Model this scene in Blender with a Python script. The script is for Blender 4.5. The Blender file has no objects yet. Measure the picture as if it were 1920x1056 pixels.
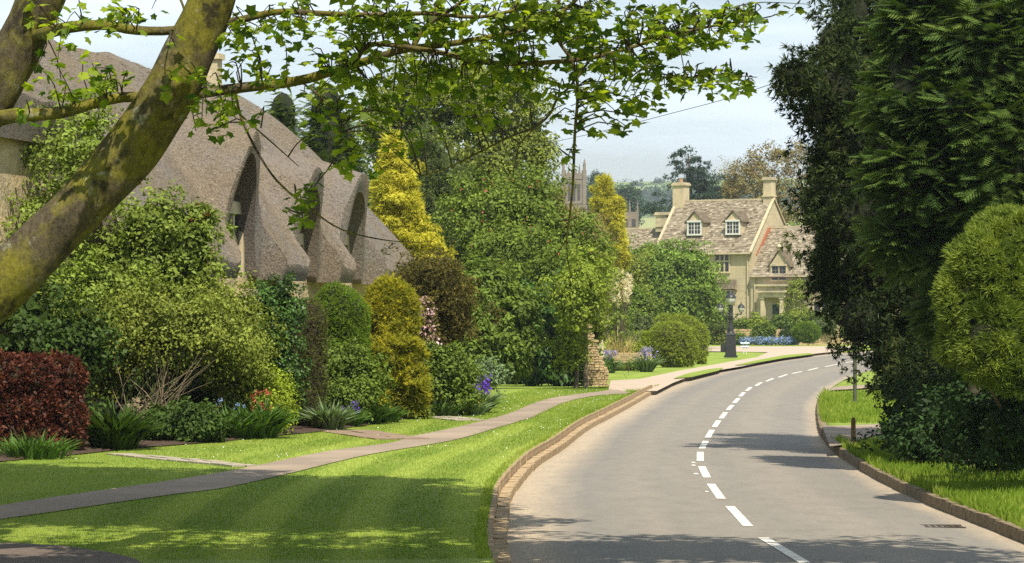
import bpy, math, random
import numpy as np
from mathutils import Vector, Matrix

random.seed(7)
RNG = np.random.default_rng(11)
sc = bpy.context.scene
COL = sc.collection

# ------------------------------------------------------------------ camera
F, HOR, CH = 6000.0, 590.0, 2.6          # focal length in photo pixels, horizon row, eye height
cam_d = bpy.data.cameras.new('camera')
cam_d.sensor_width = 36.0
cam_d.lens = 36.0 * F / 1920.0
cam_d.shift_y = (HOR - 528.0) / 1920.0
cam_d.clip_start = 0.5
cam_d.clip_end = 20000
cam = bpy.data.objects.new('camera', cam_d)
cam.location = (0, 0, CH)
cam.rotation_euler = (math.radians(90), 0, 0)
COL.objects.link(cam)
sc.camera = cam

# ------------------------------------------------------------------ light
SUN_EL = math.radians(57)
SUN_AZ = np.array([0.31, -0.9507])        # horizontal direction towards the sun
world = bpy.data.worlds.new('World')
sc.world = world
world.use_nodes = True
wt = world.node_tree
for n in list(wt.nodes):
    wt.nodes.remove(n)
def wn(t):
    return wt.nodes.new(t)
w_out = wn('ShaderNodeOutputWorld')
sky = wn('ShaderNodeTexSky')
sky.sky_type = 'NISHITA'
sky.sun_disc = False
sky.sun_elevation = SUN_EL
sky.sun_rotation = math.atan2(SUN_AZ[0], SUN_AZ[1])
sky.air_density = 1.2
sky.dust_density = 0.6
sky.ozone_density = 3.0
bg1 = wn('ShaderNodeBackground'); bg1.inputs['Strength'].default_value = 0.065
wt.links.new(sky.outputs[0], bg1.inputs['Color'])
bg2 = wn('ShaderNodeBackground'); bg2.inputs['Color'].default_value = (0.78, 0.885, 0.98, 1); bg2.inputs['Strength'].default_value = 0.90
tc = wn('ShaderNodeTexCoord')
mp = wn('ShaderNodeMapping'); mp.inputs['Scale'].default_value = (5, 5, 34); mp.inputs['Location'].default_value = (1.3, 0.2, 0.1)
wt.links.new(tc.outputs['Generated'], mp.inputs['Vector'])
nz = wn('ShaderNodeTexNoise'); nz.inputs['Scale'].default_value = 1.0; nz.inputs['Detail'].default_value = 7; nz.inputs['Roughness'].default_value = 0.55
wt.links.new(mp.outputs[0], nz.inputs['Vector'])
rp = wn('ShaderNodeValToRGB')
rp.color_ramp.elements[0].position = 0.42; rp.color_ramp.elements[0].color = (0.30, 0.30, 0.30, 1)
rp.color_ramp.elements[1].position = 0.66; rp.color_ramp.elements[1].color = (0.95, 0.95, 0.95, 1)
wt.links.new(nz.outputs[0], rp.inputs[0])
mx = wn('ShaderNodeMixShader')
wt.links.new(rp.outputs[0], mx.inputs[0])
wt.links.new(bg1.outputs[0], mx.inputs[1])
wt.links.new(bg2.outputs[0], mx.inputs[2])
wt.links.new(mx.outputs[0], w_out.inputs[0])

sun_d = bpy.data.lights.new('sun', 'SUN')
sun_d.energy = 5.0
sun_d.angle = math.radians(0.53)
sun_d.color = (1.0, 0.93, 0.80)
sun = bpy.data.objects.new('sun', sun_d)
sv = Vector((SUN_AZ[0]*math.cos(SUN_EL), SUN_AZ[1]*math.cos(SUN_EL), math.sin(SUN_EL)))
sun.rotation_euler = sv.to_track_quat('Z', 'Y').to_euler()
sun.location = (20, -40, 60)
COL.objects.link(sun)

sc.view_settings.view_transform = 'Standard'
sc.view_settings.look = 'None'
sc.view_settings.exposure = 0.64
sc.view_settings.gamma = 1.0
sc.view_settings.use_curve_mapping = False
sc.cycles.use_denoising = False
sc.cycles.max_bounces = 6
sc.cycles.diffuse_bounces = 2
sc.cycles.glossy_bounces = 2
sc.cycles.transmission_bounces = 4
sc.cycles.volume_bounces = 0
sc.cycles.transparent_max_bounces = 4
sc.cycles.caustics_reflective = False
sc.cycles.caustics_refractive = False

# ------------------------------------------------------------------ helpers
def W(x, y, Y):
    """photo pixel at a known distance -> world point"""
    return np.array([(x-960.0)*Y/F, Y, CH+(HOR-y)*Y/F])
def G(x, y, z=0.0):
    """photo pixel on the level z -> world point"""
    Y = F*(CH-z)/(y-HOR)
    return np.array([(x-960.0)*Y/F, Y, z])
def tag(o, label=None, cat=None, group=None, kind=None):
    if label: o['label'] = label
    if cat: o['category'] = cat
    if group: o['group'] = group
    if kind: o['kind'] = kind
    return o
def empty(name, loc, label=None, cat=None, group=None):
    o = bpy.data.objects.new(name, None)
    o.empty_display_size = 0.3
    o.location = tuple(float(v) for v in loc)
    COL.objects.link(o)
    return tag(o, label, cat, group)
def put(o, parent):
    """parent o, keeping coordinates given in world space"""
    if parent is not None:
        o.parent = parent
        p = parent; off = Vector((0, 0, 0))
        while p is not None:
            off += Vector(p.location); p = p.parent
        o.location = Vector(o.location) - off
    return o
def obj(name, me, mat=None, parent=None, loc=(0, 0, 0)):
    if mat is not None and len(me.materials) == 0:
        me.materials.append(mat)
    o = bpy.data.objects.new(name, me)
    o.location = tuple(float(v) for v in loc)
    COL.objects.link(o)
    return put(o, parent)
class MB:
    """collects polygons of one mesh"""
    def __init__(s): s.v = []; s.f = []
    def poly(s, pts):
        b = len(s.v); s.v += [tuple(float(c) for c in p) for p in pts]; s.f.append(tuple(range(b, b+len(pts))))
    def grid(s, rows, closed=False):
        b = len(s.v); nr, nc = len(rows), len(rows[0])
        for r in rows: s.v += [tuple(float(c) for c in p) for p in r]
        for i in range(nr-1):
            for j in range(nc if closed else nc-1):
                k = (j+1) % nc
                s.f.append((b+i*nc+j, b+i*nc+k, b+(i+1)*nc+k, b+(i+1)*nc+j))
    def box(s, o, a, b_, c):
        """corner o and three edge vectors"""
        o, a, b_, c = map(np.asarray, (o, a, b_, c))
        p = [o, o+a, o+a+b_, o+b_, o+c, o+a+c, o+a+b_+c, o+b_+c]
        k = len(s.v); s.v += [tuple(float(x) for x in q) for q in p]
        for f in ((0,3,2,1),(4,5,6,7),(0,1,5,4),(1,2,6,5),(2,3,7,6),(3,0,4,7)):
            s.f.append(tuple(k+i for i in f))
    def cbox(s, c, sz):
        c = np.asarray(c, float); sx, sy, sz_ = sz
        s.box(c-np.array([sx, sy, sz_])/2, (sx,0,0), (0,sy,0), (0,0,sz_))
    def tube(s, pts, rad, n=8, cap=True):
        pts = [np.asarray(p, float) for p in pts]
        if np.isscalar(rad): rad = [rad]*len(pts)
        rows = []; prev = None
        for i, p in enumerate(pts):
            d = pts[min(i+1, len(pts)-1)]-pts[max(i-1, 0)]
            d = d/(np.linalg.norm(d)+1e-9)
            if prev is None:
                a = np.cross(d, (0, 0, 1.0) if abs(d[2]) < 0.9 else (1.0, 0, 0))
            else:
                a = prev-d*np.dot(prev, d)
            a = a/(np.linalg.norm(a)+1e-9); prev = a; b = np.cross(d, a)
            rows.append([p+rad[i]*(math.cos(t)*a+math.sin(t)*b) for t in np.linspace(0, 2*math.pi, n, endpoint=False)])
        s.grid(rows, closed=True)
        if cap:
            s.poly(rows[-1]); s.poly(rows[0][::-1])
    def lathe(s, c, prof, n=12):
        c = np.asarray(c, float)
        s.grid([[c+np.array([r*math.cos(t), r*math.sin(t), z]) for t in np.linspace(0, 2*math.pi, n, endpoint=False)] for r, z in prof], closed=True)
    def mesh(s, name, smooth=False):
        me = bpy.data.meshes.new(name)
        me.from_pydata(s.v, [], s.f); me.update()
        if smooth: me.polygons.foreach_set('use_smooth', [True]*len(me.polygons))
        return me
    def build(s, name, mat, parent=None, smooth=False, loc=(0,0,0)):
        return obj(name, s.mesh(name, smooth), mat, parent, loc)

# smooth polyline through points
def spline(pts, n):
    pts = np.asarray(pts, float)
    P = np.vstack([2*pts[0]-pts[1], pts, 2*pts[-1]-pts[-2]])
    out = []
    m = len(pts)-1
    for t in np.linspace(0, m-1e-6, n):
        i = int(t); u = t-i
        p0, p1, p2, p3 = P[i], P[i+1], P[i+2], P[i+3]
        out.append(0.5*((2*p1)+(-p0+p2)*u+(2*p0-5*p1+4*p2-p3)*u*u+(-p0+3*p1-3*p2+p3)*u**3))
    return np.array(out)

# ------------------------------------------------------------------ materials
def nmat(name):
    m = bpy.data.materials.new(name); m.use_nodes = True
    t = m.node_tree
    for n in list(t.nodes): t.nodes.remove(n)
    o = t.nodes.new('ShaderNodeOutputMaterial')
    return m, t, o
def nd(t, ty, **kw):
    n = t.nodes.new(ty)
    for k, v in kw.items():
        if k in n.inputs: n.inputs[k].default_value = v
        else: setattr(n, k, v)
    return n
def ramp(t, src, stops):
    r = t.nodes.new('ShaderNodeValToRGB')
    e = r.color_ramp.elements
    while len(e) < len(stops): e.new(0.5)
    for i, (p, c) in enumerate(stops):
        e[i].position = p; e[i].color = (c[0], c[1], c[2], 1)
    t.links.new(src, r.inputs[0])
    return r.outputs[0]
def coords(t, scale=(1, 1, 1), kind='Object'):
    c = t.nodes.new('ShaderNodeTexCoord')
    m = t.nodes.new('ShaderNodeMapping'); m.inputs['Scale'].default_value = scale
    t.links.new(c.outputs[kind], m.inputs[0])
    return m.outputs[0]
def noise(t, vec, scale, detail=6, rough=0.6):
    n = nd(t, 'ShaderNodeTexNoise', Scale=scale, Detail=detail, Roughness=rough)
    if vec is not None: t.links.new(vec, n.inputs['Vector'])
    return n.outputs[0]
def mixc(t, fac, a, b, mode='MIX'):
    n = t.nodes.new('ShaderNodeMix'); n.data_type = 'RGBA'; n.blend_type = mode
    for sock, v in ((n.inputs[0], fac), (n.inputs[6], a), (n.inputs[7], b)):
        if isinstance(v, (int, float)): sock.default_value = v
        elif isinstance(v, tuple): sock.default_value = (v[0], v[1], v[2], 1)
        else: t.links.new(v, sock)
    return n.outputs[2]
def bump(t, h, strength, dist):
    b = nd(t, 'ShaderNodeBump', Strength=strength, Distance=dist)
    t.links.new(h, b.inputs['Height'])
    return b.outputs[0]
def finish(t, o, col, rough=0.8, nrm=None, spec=0.3, metal=0.0):
    p = nd(t, 'ShaderNodeBsdfPrincipled', Roughness=rough, Metallic=metal)
    p.inputs['Specular IOR Level'].default_value = spec
    if isinstance(col, tuple): p.inputs['Base Color'].default_value = (col[0], col[1], col[2], 1)
    else: t.links.new(col, p.inputs['Base Color'])
    if nrm is not None: t.links.new(nrm, p.inputs['Normal'])
    t.links.new(p.outputs[0], o.inputs[0])
    return p
def noisy(name, c1, c2, scale, rough=0.85, bstr=0.3, bdist=0.02, bscale=None, stretch=(1, 1, 1), c3=None, sc3=0.4, spec=0.25):
    """two-tone grained surface, with an optional third tone in large patches"""
    m, t, o = nmat(name)
    v = coords(t, stretch)
    col = ramp(t, noise(t, v, scale), [(0.3, c1), (0.7, c2)])
    if c3 is not None:
        f = ramp(t, noise(t, v, sc3, 4), [(0.45, (0, 0, 0)), (0.65, (1, 1, 1))])
        col = mixc(t, f, col, c3)
    finish(t, o, col, rough, bump(t, noise(t, v, bscale or scale*2), bstr, bdist), spec)
    return m
def leafmat(name, stops, transl=0.27, gloss=0.012, tint=1.25, rough=0.55):
    """leaf: every leaf has its own tone (attribute rnd); some light passes through"""
    m, t, o = nmat(name)
    a = nd(t, 'ShaderNodeAttribute'); a.attribute_name = 'rnd'
    col = ramp(t, a.outputs['Fac'], stops)
    d = nd(t, 'ShaderNodeBsdfDiffuse'); t.links.new(col, d.inputs[0])
    tr = nd(t, 'ShaderNodeBsdfTranslucent')
    c2 = mixc(t, 1.0, col, (tint, tint*1.05, 0.55), 'MULTIPLY'); t.links.new(c2, tr.inputs[0])
    m1 = t.nodes.new('ShaderNodeMixShader'); m1.inputs[0].default_value = transl
    t.links.new(d.outputs[0], m1.inputs[1]); t.links.new(tr.outputs[0], m1.inputs[2])
    g = nd(t, 'ShaderNodeBsdfGlossy', Roughness=rough); g.inputs[0].default_value = (0.7, 0.75, 0.7, 1)
    m2 = t.nodes.new('ShaderNodeMixShader'); m2.inputs[0].default_value = gloss
    t.links.new(m1.outputs[0], m2.inputs[1]); t.links.new(g.outputs[0], m2.inputs[2])
    t.links.new(m2.outputs[0], o.inputs[0])
    return m
def s3(c, lo=0.55, hi=1.6):
    """three tones of one leaf colour"""
    return [(0.0, tuple(x*lo for x in c)), (0.5, c), (1.0, tuple(min(x*hi, 0.8) for x in c))]

# ------------------------------------------------------------------ foliage
T_LEAF = (np.array([(0,0,0), (0.45,0.27,0.07), (1,0,-0.05), (0.45,-0.27,0.07)]), np.array([(0,1,2,3)]))
T_BLADE = (np.array([(0,0.045,0), (0,-0.045,0), (1,0,0)]), np.array([(0,1,2)]))
def _tuft(k=6, seed=1, wid=0.09):
    r = np.random.default_rng(seed); v = []; f = []
    for i in range(k):
        d = np.array([0.75, r.uniform(-0.8, 0.8), r.uniform(-0.25, 0.9)]); d = d/np.linalg.norm(d)*r.uniform(0.7, 1.1)
        s = np.cross(d, r.normal(size=3)); s = s/np.linalg.norm(s)*wid
        b = len(v); v += [s, -s, d]; f.append((b, b+1, b+2))
    return np.array(v), np.array(f)
T_TUFT = _tuft()
T_YEW = _tuft(7, 3, 0.10)
def _spray():
    """flat feathery spray along +x, side twigs drooping a little"""
    v = [(0,0.03,0), (0,-0.03,0), (1,0,-0.12)]; f = [(0,1,2)]
    for i, x in enumerate(np.linspace(0.08, 0.92, 9)):
        for s in (-1, 1):
            L = 0.42*(1-x)**0.6+0.08
            tip = (x+L*0.72, s*L*0.62, -0.10*x-0.12*L)
            b = len(v)
            w = 0.05
            v += [(x-w, 0, -0.1*x*x), (x+w, 0, -0.1*x*x), tip]; f.append((b, b+1, b+2))
            b = len(v)
            mx_ = ((x+tip[0])/2, tip[1]/2, tip[2]/2-0.02)
            v += [(mx_[0]-0.03, mx_[1], mx_[2]), (mx_[0]+0.03, mx_[1], mx_[2]), (mx_[0]+L*0.5, mx_[1]+s*L*0.08, mx_[2]-0.04)]; f.append((b, b+1, b+2))
    return np.array(v, float), np.array(f)
T_SPRAY = _spray()
def _syc():
    """five-lobed leaf, stalk at the origin"""
    out = [(0.05,-0.10), (0.02,-0.40), (0.27,-0.33), (0.54,-0.52), (0.63,-0.25), (1.0,0.0), (0.63,0.25), (0.54,0.52), (0.27,0.33), (0.02,0.40), (0.05,0.10)]
    v = [(0.30, 0, 0.0)] + [(x, y, -0.22*abs(y)-0.16*x*x) for x, y in out] + [(-0.35,0.012,0.06), (-0.35,-0.012,0.06)]
    f = [(0, i, i+1) for i in range(1, len(out))] + [(0, len(out), 1)] + [(0, 12, 13)]
    return np.array(v, float), np.array(f)
T_SYC = _syc()

def unit(a): return a/(np.linalg.norm(a, axis=-1, keepdims=True)+1e-9)
def leaves(name, P, N, S, tmpl, mat, parent, T=None, rnd=None, kind=None, smooth=False):
    P = np.asarray(P, float); n = len(P)
    N = unit(np.asarray(N, float))
    if T is None: T = RNG.normal(size=(n, 3))
    T = T-N*np.sum(T*N, axis=1, keepdims=True); T = unit(T); B = np.cross(N, T)
    S = np.broadcast_to(np.asarray(S, float), (n,))[:, None, None]
    tv, tf = tmpl
    V = P[:, None, :]+S*(tv[None, :, 0:1]*T[:, None, :]+tv[None, :, 1:2]*B[:, None, :]+tv[None, :, 2:3]*N[:, None, :])
    k = len(tv); nf, fs = tf.shape
    off = np.zeros(3)
    if parent is not None:
        off = np.array(parent.location)
        pp = parent.parent
        while pp is not None: off = off+np.array(pp.location); pp = pp.parent
    V = (V-off).reshape(-1, 3)
    I = (np.arange(n)[:, None, None]*k+tf[None]).reshape(-1)
    me = bpy.data.meshes.new(name)
    me.vertices.add(n*k); me.vertices.foreach_set('co', V.astype(np.float32).ravel())
    me.loops.add(len(I)); me.loops.foreach_set('vertex_index', I.astype(np.int32))
    me.polygons.add(n*nf); me.polygons.foreach_set('loop_start', np.arange(0, n*nf*fs, fs, dtype=np.int32))
    if rnd is None: rnd = RNG.random(n)
    at = me.attributes.new('rnd', 'FLOAT', 'FACE')
    at.data.foreach_set('value', np.repeat(np.clip(rnd, 0, 1), nf).astype(np.float32))
    me.update(calc_edges=True)
    me.materials.append(mat)
    o = bpy.data.objects.new(name, me)
    COL.objects.link(o)
    if parent is not None: o.parent = parent
    if kind: o['kind'] = kind
    return o

def L(x, y, Y, rx, rz, dy=0.8):
    """ellipsoid lobe from its centre pixel, distance and pixel radii"""
    c = W(x, y, Y); k = Y/F
    return (c, np.array([rx*k, max(rx, rz*0.6)*k*dy, rz*k]))
def on_lobes(lobes, n, rng, inner=0.82, back=0.28):
    """points on the outside of a union of ellipsoids, fewer on the far side"""
    area = np.array([(r[0]*r[1]+r[0]*r[2]+r[1]*r[2]) for c, r in lobes]); area = area/area.sum()
    cnt = np.maximum(3, (n*area*1.6).astype(int))
    P, Nn = [], []
    for (c, r), k in zip(lobes, cnt):
        d = unit(rng.normal(size=(k, 3)))
        keep = rng.random(k) < np.where(d[:, 1] > 0.35, back, 1.0)
        d = d[keep]
        p = c+r*d
        nn = unit(d/r)
        ok = np.ones(len(p), bool)
        for c2, r2 in lobes:
            if c2 is c: continue
            ok &= np.linalg.norm((p-c2)/r2, axis=1) > inner
        P.append(p[ok]); Nn.append(nn[ok])
    return np.vstack(P), np.vstack(Nn)
def crown(name, parent, lobes, mat, n_cl=150, r_cl=0.5, per=60, leaf=0.12, tmpl=T_LEAF, seed=1, up=0.35, fill=True, flat=0.75, kind=None, rough=0.12, back=0.28, droop=0.0, jit=0.8):
    rng = np.random.default_rng(seed)
    C, Nn = on_lobes(lobes, n_cl, rng, back=back)
    C = C+Nn*rng.normal(0, r_cl*0.55, (len(C), 1))-Nn*r_cl*0.3
    odd = rng.random(len(C)) < 0.14
    C = C+(Nn*np.array([1, 1, 0.8])+np.array([0, 0, 0.35]))*(odd*r_cl*rng.uniform(0.4, 1.1, len(C)))[:, None]
    m = len(C)
    rc = r_cl*rng.uniform(0.6, 1.35, m)
    tone = rng.normal(0.5, 0.19, m)
    idx = np.repeat(np.arange(m), per)
    d = unit(rng.normal(size=(len(idx), 3))+Nn[idx]*0.8+np.array([0, 0, up]))
    rad = rng.uniform(0.35, 1.0, len(idx))**0.6
    off = d*rad[:, None]*rc[idx][:, None]
    off[:, 2] *= flat
    P = C[idx]+off
    P = P+rng.normal(0, rough*r_cl, P.shape)
    N = d*1.0+np.array([0, 0, up])+rng.normal(0, jit*0.55, d.shape)
    S = leaf*rng.uniform(0.5, 1.45, len(idx))
    rnd = tone[idx]+rng.normal(0, 0.16, len(idx))
    T = rng.normal(size=d.shape)+np.array([0, 0, -droop])+d*0.4
    if fill:
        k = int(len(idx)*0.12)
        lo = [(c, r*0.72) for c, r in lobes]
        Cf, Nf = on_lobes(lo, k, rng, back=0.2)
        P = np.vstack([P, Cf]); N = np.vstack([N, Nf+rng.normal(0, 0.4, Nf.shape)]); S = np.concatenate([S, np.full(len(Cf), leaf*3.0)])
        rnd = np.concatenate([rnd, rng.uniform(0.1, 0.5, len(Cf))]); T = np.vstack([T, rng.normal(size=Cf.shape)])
    return leaves(name, P, N, S, tmpl, mat, parent, T=T, rnd=rnd, kind=kind)
def trunk(parent, base, lobes, r0, mat, seed=1, name='trunk', limbs=True, maxl=9):
    rng = np.random.default_rng(seed)
    base = np.asarray(base, float)
    cs = [c for c, r in lobes]
    top = max(cs, key=lambda c: c[2])
    mb = MB()
    mid = base*0.45+top*0.55+np.append(rng.normal(0, 0.2, 2), 0)
    q = spline([base-np.array([0, 0, 0.1]), base*0.75+mid*0.25, mid, top], 10)
    mb.tube(q, list(np.linspace(r0, r0*0.25, 10)), 8)
    if limbs:
        for c, r in list(lobes)[:maxl]:
            st = q[int(rng.integers(3, 7))]
            e = c+np.array([rng.normal(0, r[0]*0.3), rng.normal(0, r[1]*0.3), r[2]*0.4])
            m2 = st*0.5+e*0.5+np.array([0, 0, -0.15*np.linalg.norm(e-st)])
            mb.tube(spline([st, m2, e], 6), list(np.linspace(r0*0.45, r0*0.1, 6)), 6)
    return mb.build(name, mat, parent, smooth=True)
# ------------------------------------------------------------------ surface materials
def road_mat():
    m, t, o = nmat('worn_asphalt')
    uv = nd(t, 'ShaderNodeAttribute'); uv.attribute_name = 'across'
    v = coords(t)
    fine = noise(t, v, 75, 6, 0.85)
    patch = noise(t, coords(t, (1, 0.12, 1)), 0.5, 5, 0.6)
    base = ramp(t, fine, [(0.25, (0.085, 0.079, 0.069)), (0.5, (0.155, 0.143, 0.124)), (0.75, (0.26, 0.24, 0.205))])
    # dusty buff strips between the wheel tracks and along both margins
    off = nd(t, 'ShaderNodeMath', operation='MULTIPLY_ADD'); off.inputs[1].default_value = 0.10; off.inputs[2].default_value = -0.05
    t.links.new(noise(t, coords(t, (1, 0.25, 1)), 0.9, 6, 0.65), off.inputs[0])
    ad = nd(t, 'ShaderNodeMath', operation='ADD'); t.links.new(uv.outputs['Fac'], ad.inputs[0]); t.links.new(off.outputs[0], ad.inputs[1])
    mask = ramp(t, ad.outputs[0], [(0.0, (1,1,1)), (0.055, (0.95,0.95,0.95)), (0.12, (0.35,0.35,0.35)), (0.17, (0.06,0.06,0.06)), (0.24, (0.12,0.12,0.12)), (0.31, (0.24,0.24,0.24)), (0.37, (0.12,0.12,0.12)), (0.5, (0.18,0.18,0.18)), (0.57, (0.1,0.1,0.1)), (0.66, (0.22,0.22,0.22)), (0.735, (0.26,0.26,0.26)), (0.80, (0.12,0.12,0.12)), (0.92, (0.1,0.1,0.1)), (0.965, (0.6,0.6,0.6)), (1.0, (0.9,0.9,0.9))])
    dust = ramp(t, noise(t, coords(t, (1, 0.3, 1)), 14, 6, 0.75), [(0.3, (0.27, 0.212, 0.142)), (0.7, (0.40, 0.325, 0.23))])
    col = mixc(t, mask, base, dust)
    col = mixc(t, ramp(t, patch, [(0.52, (0,0,0)), (0.75, (0.2,0.2,0.2))]), col, (0.25, 0.225, 0.185))
    mot = ramp(t, noise(t, coords(t, (1, 0.35, 1)), 2.6, 8, 0.75), [(0.32, (0.87,0.87,0.87)), (0.5, (1,1,1)), (0.68, (1.10,1.09,1.07))])
    col = mixc(t, 1.0, col, mot, 'MULTIPLY')
    # specks of grit and a few tar spots
    sp = nd(t, 'ShaderNodeTexVoronoi', Scale=9.0); t.links.new(v, sp.inputs['Vector'])
    col = mixc(t, ramp(t, sp.outputs['Distance'], [(0.03, (0.55,0.55,0.55)), (0.07, (0,0,0))]), col, (0.12, 0.09, 0.06))
    finish(t, o, col, 0.85, bump(t, fine, 0.25, 0.01), 0.3)
    return m
def grass_mat(name, c1, c2, c3, sc_=3.0):
    m, t, o = nmat(name)
    v = coords(t)
    f = noise(t, v, 45, 5, 0.75)
    g = noise(t, v, sc_*0.12, 6, 0.6)
    col = mixc(t, ramp(t, g, [(0.35, (0,0,0)), (0.7, (1,1,1))]), ramp(t, f, [(0.25, c1), (0.75, c2)]), c3)
    st = nd(t, 'ShaderNodeAttribute'); st.attribute_name = 'stripe'
    col = mixc(t, ramp(t, st.outputs['Fac'], [(0.5, (0,0,0)), (1.0, (0.45,0.45,0.45))]), col, tuple(min(1, x*1.5) for x in c3))
    finish(t, o, col, 0.9, bump(t, f, 0.6, 0.04), 0.15)
    return m
M_ROAD = road_mat()
M_GRASS = grass_mat('mown_grass', (0.100, 0.155, 0.020), (0.220, 0.300, 0.038), (0.235, 0.285, 0.048))
M_GROUND = grass_mat('field_grass', (0.06, 0.12, 0.02), (0.14, 0.20, 0.03), (0.16, 0.19, 0.04), 0.6)
M_SOIL = noisy('bed_soil', (0.035, 0.022, 0.014), (0.085, 0.055, 0.035), 9, 0.95, 0.8, 0.05)
M_PATH = noisy('buff_path_tarmac', (0.180, 0.138, 0.100), (0.255, 0.198, 0.146), 30, 0.9, 0.3, 0.01, c3=(0.29, 0.225, 0.16), sc3=0.5)
M_PAVE = noisy('pale_pavement', (0.34, 0.265, 0.195), (0.44, 0.355, 0.27), 18, 0.9, 0.2, 0.01)
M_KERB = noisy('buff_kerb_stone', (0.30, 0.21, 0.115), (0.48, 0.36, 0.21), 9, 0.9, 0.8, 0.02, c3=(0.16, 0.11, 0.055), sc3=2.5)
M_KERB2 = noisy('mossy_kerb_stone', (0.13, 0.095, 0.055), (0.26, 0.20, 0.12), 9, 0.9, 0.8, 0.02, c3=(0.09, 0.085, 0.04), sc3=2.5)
M_PAINT = noisy('white_road_paint', (0.55, 0.50, 0.42), (0.78, 0.74, 0.65), 22, 0.7, 0.2, 0.004, c3=(0.48, 0.43, 0.36), sc3=6.0)
M_COTS = noisy('honey_rubble', (0.40, 0.28, 0.13), (0.60, 0.46, 0.25), 3.5, 0.9, 0.8, 0.05, c3=(0.34, 0.25, 0.14), sc3=1.2)
M_BARK = noisy('brown_bark', (0.05, 0.038, 0.025), (0.13, 0.10, 0.07), 12, 0.95, 0.9, 0.03, stretch=(1, 1, 0.25))
M_TWIG = noisy('pale_twig', (0.16, 0.12, 0.07), (0.30, 0.24, 0.15), 12, 0.9, 0.3, 0.01)
M_DARK = noisy('dark_twig', (0.03, 0.024, 0.016), (0.07, 0.055, 0.035), 12, 0.9, 0.3, 0.01)

# ------------------------------------------------------------------ road geometry
LEFT = np.array([(9,-30), (3.2,0), (0.55,22), (0.12,29), (-0.04,33.5), (-0.055,36.9), (-0.04,40.7), (0.02,45.7), (0.43,54.4), (0.98,61.4), (1.72,71.9), (2.49,80.4), (3.45,91.2), (4.9,107.6), (7.07,127.9), (9.75,148.6), (11.7,160.8), (15.7,185.7), (19.7,206), (27,232), (42,268), (70,315), (140,400)])
RIGHT = np.array([(15,-30), (9.2,0), (6.5,22), (6.05,29), (5.86,33.5), (5.80,36.3), (5.76,39.1), (5.67,43.9), (5.74,51), (5.95,57.6), (6.37,65.3), (7.3,76.5), (9.1,95), (11.4,113.9), (14.4,134), (16.6,145.8), (20.5,163), (26,182), (36,210), (54,246), (84,290), (150,370)])
def LX(Y): return np.interp(Y, LEFT_S[:, 1], LEFT_S[:, 0])
def RX(Y): return np.interp(Y, RIGHT_S[:, 1], RIGHT_S[:, 0])
LEFT_S = spline(LEFT, 420); RIGHT_S = spline(RIGHT, 420)

# the road ribbon, left margin to right margin
mb = MB(); ns, nc = 260, 22
Ls = spline(LEFT, ns); Rs = spline(RIGHT, ns)
rows = []
for i in range(ns):
    a, b = Ls[i], Rs[i]
    rows.append([(a[0]+(b[0]-a[0])*u, a[1]+(b[1]-a[1])*u, 0.05*math.sin(math.pi*u)) for u in np.linspace(-0.06, 1.06, nc)])
mb.grid(rows)
me = mb.mesh('road', True)
at = me.attributes.new('across', 'FLOAT', 'POINT')
at.data.foreach_set('value', np.tile(np.linspace(-0.06, 1.06, nc), ns).astype(np.float32))
tag(obj('road', me, M_ROAD), kind='structure')

# dashed centre line, one dash after another (near end, far end in photo pixels)
DASH = [((1509,1056),(1431,1009)), ((1403,987.5),(1368.5,950)), ((1352.5,936),(1333,908)), ((1325.8,896),(1315.6,875)), ((1313,865),(1313,848)), ((1316,841.7),(1323.8,827)), ((1327,821),(1335,806.7)), ((1339.6,801),(1347.5,789)), ((1352,785),(1360.4,773.8)), ((1365,769),(1373,760)), ((1376.7,756),(1384.6,747)), ((1388,743.5),(1395,736)), ((1400,733),(1408,726.5)), ((1416.7,723.8),(1427.7,717.5)), ((1436.7,715.4),(1450,709.8)), ((1459.6,708),(1475.6,702.5)), ((1485,700.8),(1503.8,696.7)), ((1514.6,694.8),(1534,690)), ((1546.5,688),(1571.5,683)), ((1585,680.5),(1612,676))]
marks = tag(empty('road_marking', (3, 40, 0)), kind='structure')
def crown_z(x, y):
    u = np.clip((x-LX(y))/(RX(y)-LX(y)), 0, 1)
    return 0.05*math.sin(math.pi*u)
for a, b in DASH:
    p, q = G(*a, 0.05), G(*b, 0.05)
    d = q-p; d = d/np.linalg.norm(d); s = np.array([d[1], -d[0], 0])*0.062
    m = MB()
    for k in range(3):
        r0 = p+(q-p)*k/3; r1 = p+(q-p)*(k+1)/3
        m.poly([(r[0], r[1], crown_z(r[0], r[1])+0.006) for r in (r0-s, r0+s, r1+s, r1-s)])
    m.build('line_dash', M_PAINT, marks)
for (x, y, w, h) in ((1300,868,8,3), (1300.5,873,8,2.5), (1305,889,10,3), (1325,922.5,7,3)):    # remnants of old paint
    p = G(x, y, 0.05); m = MB(); sx, sy = w*p[1]/F/2, h*p[1]/F*p[1]/CH/2
    m.poly([(p[0]+sx*c*f, p[1]+sy*s_*f, crown_z(p[0], p[1])+0.006) for c, s_, f in ((-1,-.6,1), (0,-1,.8), (1,-.5,1), (.8,.7,1), (0,.9,1), (-.9,.8,.8))])
    m.build('paint_remnant', M_PAINT, marks)

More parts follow.
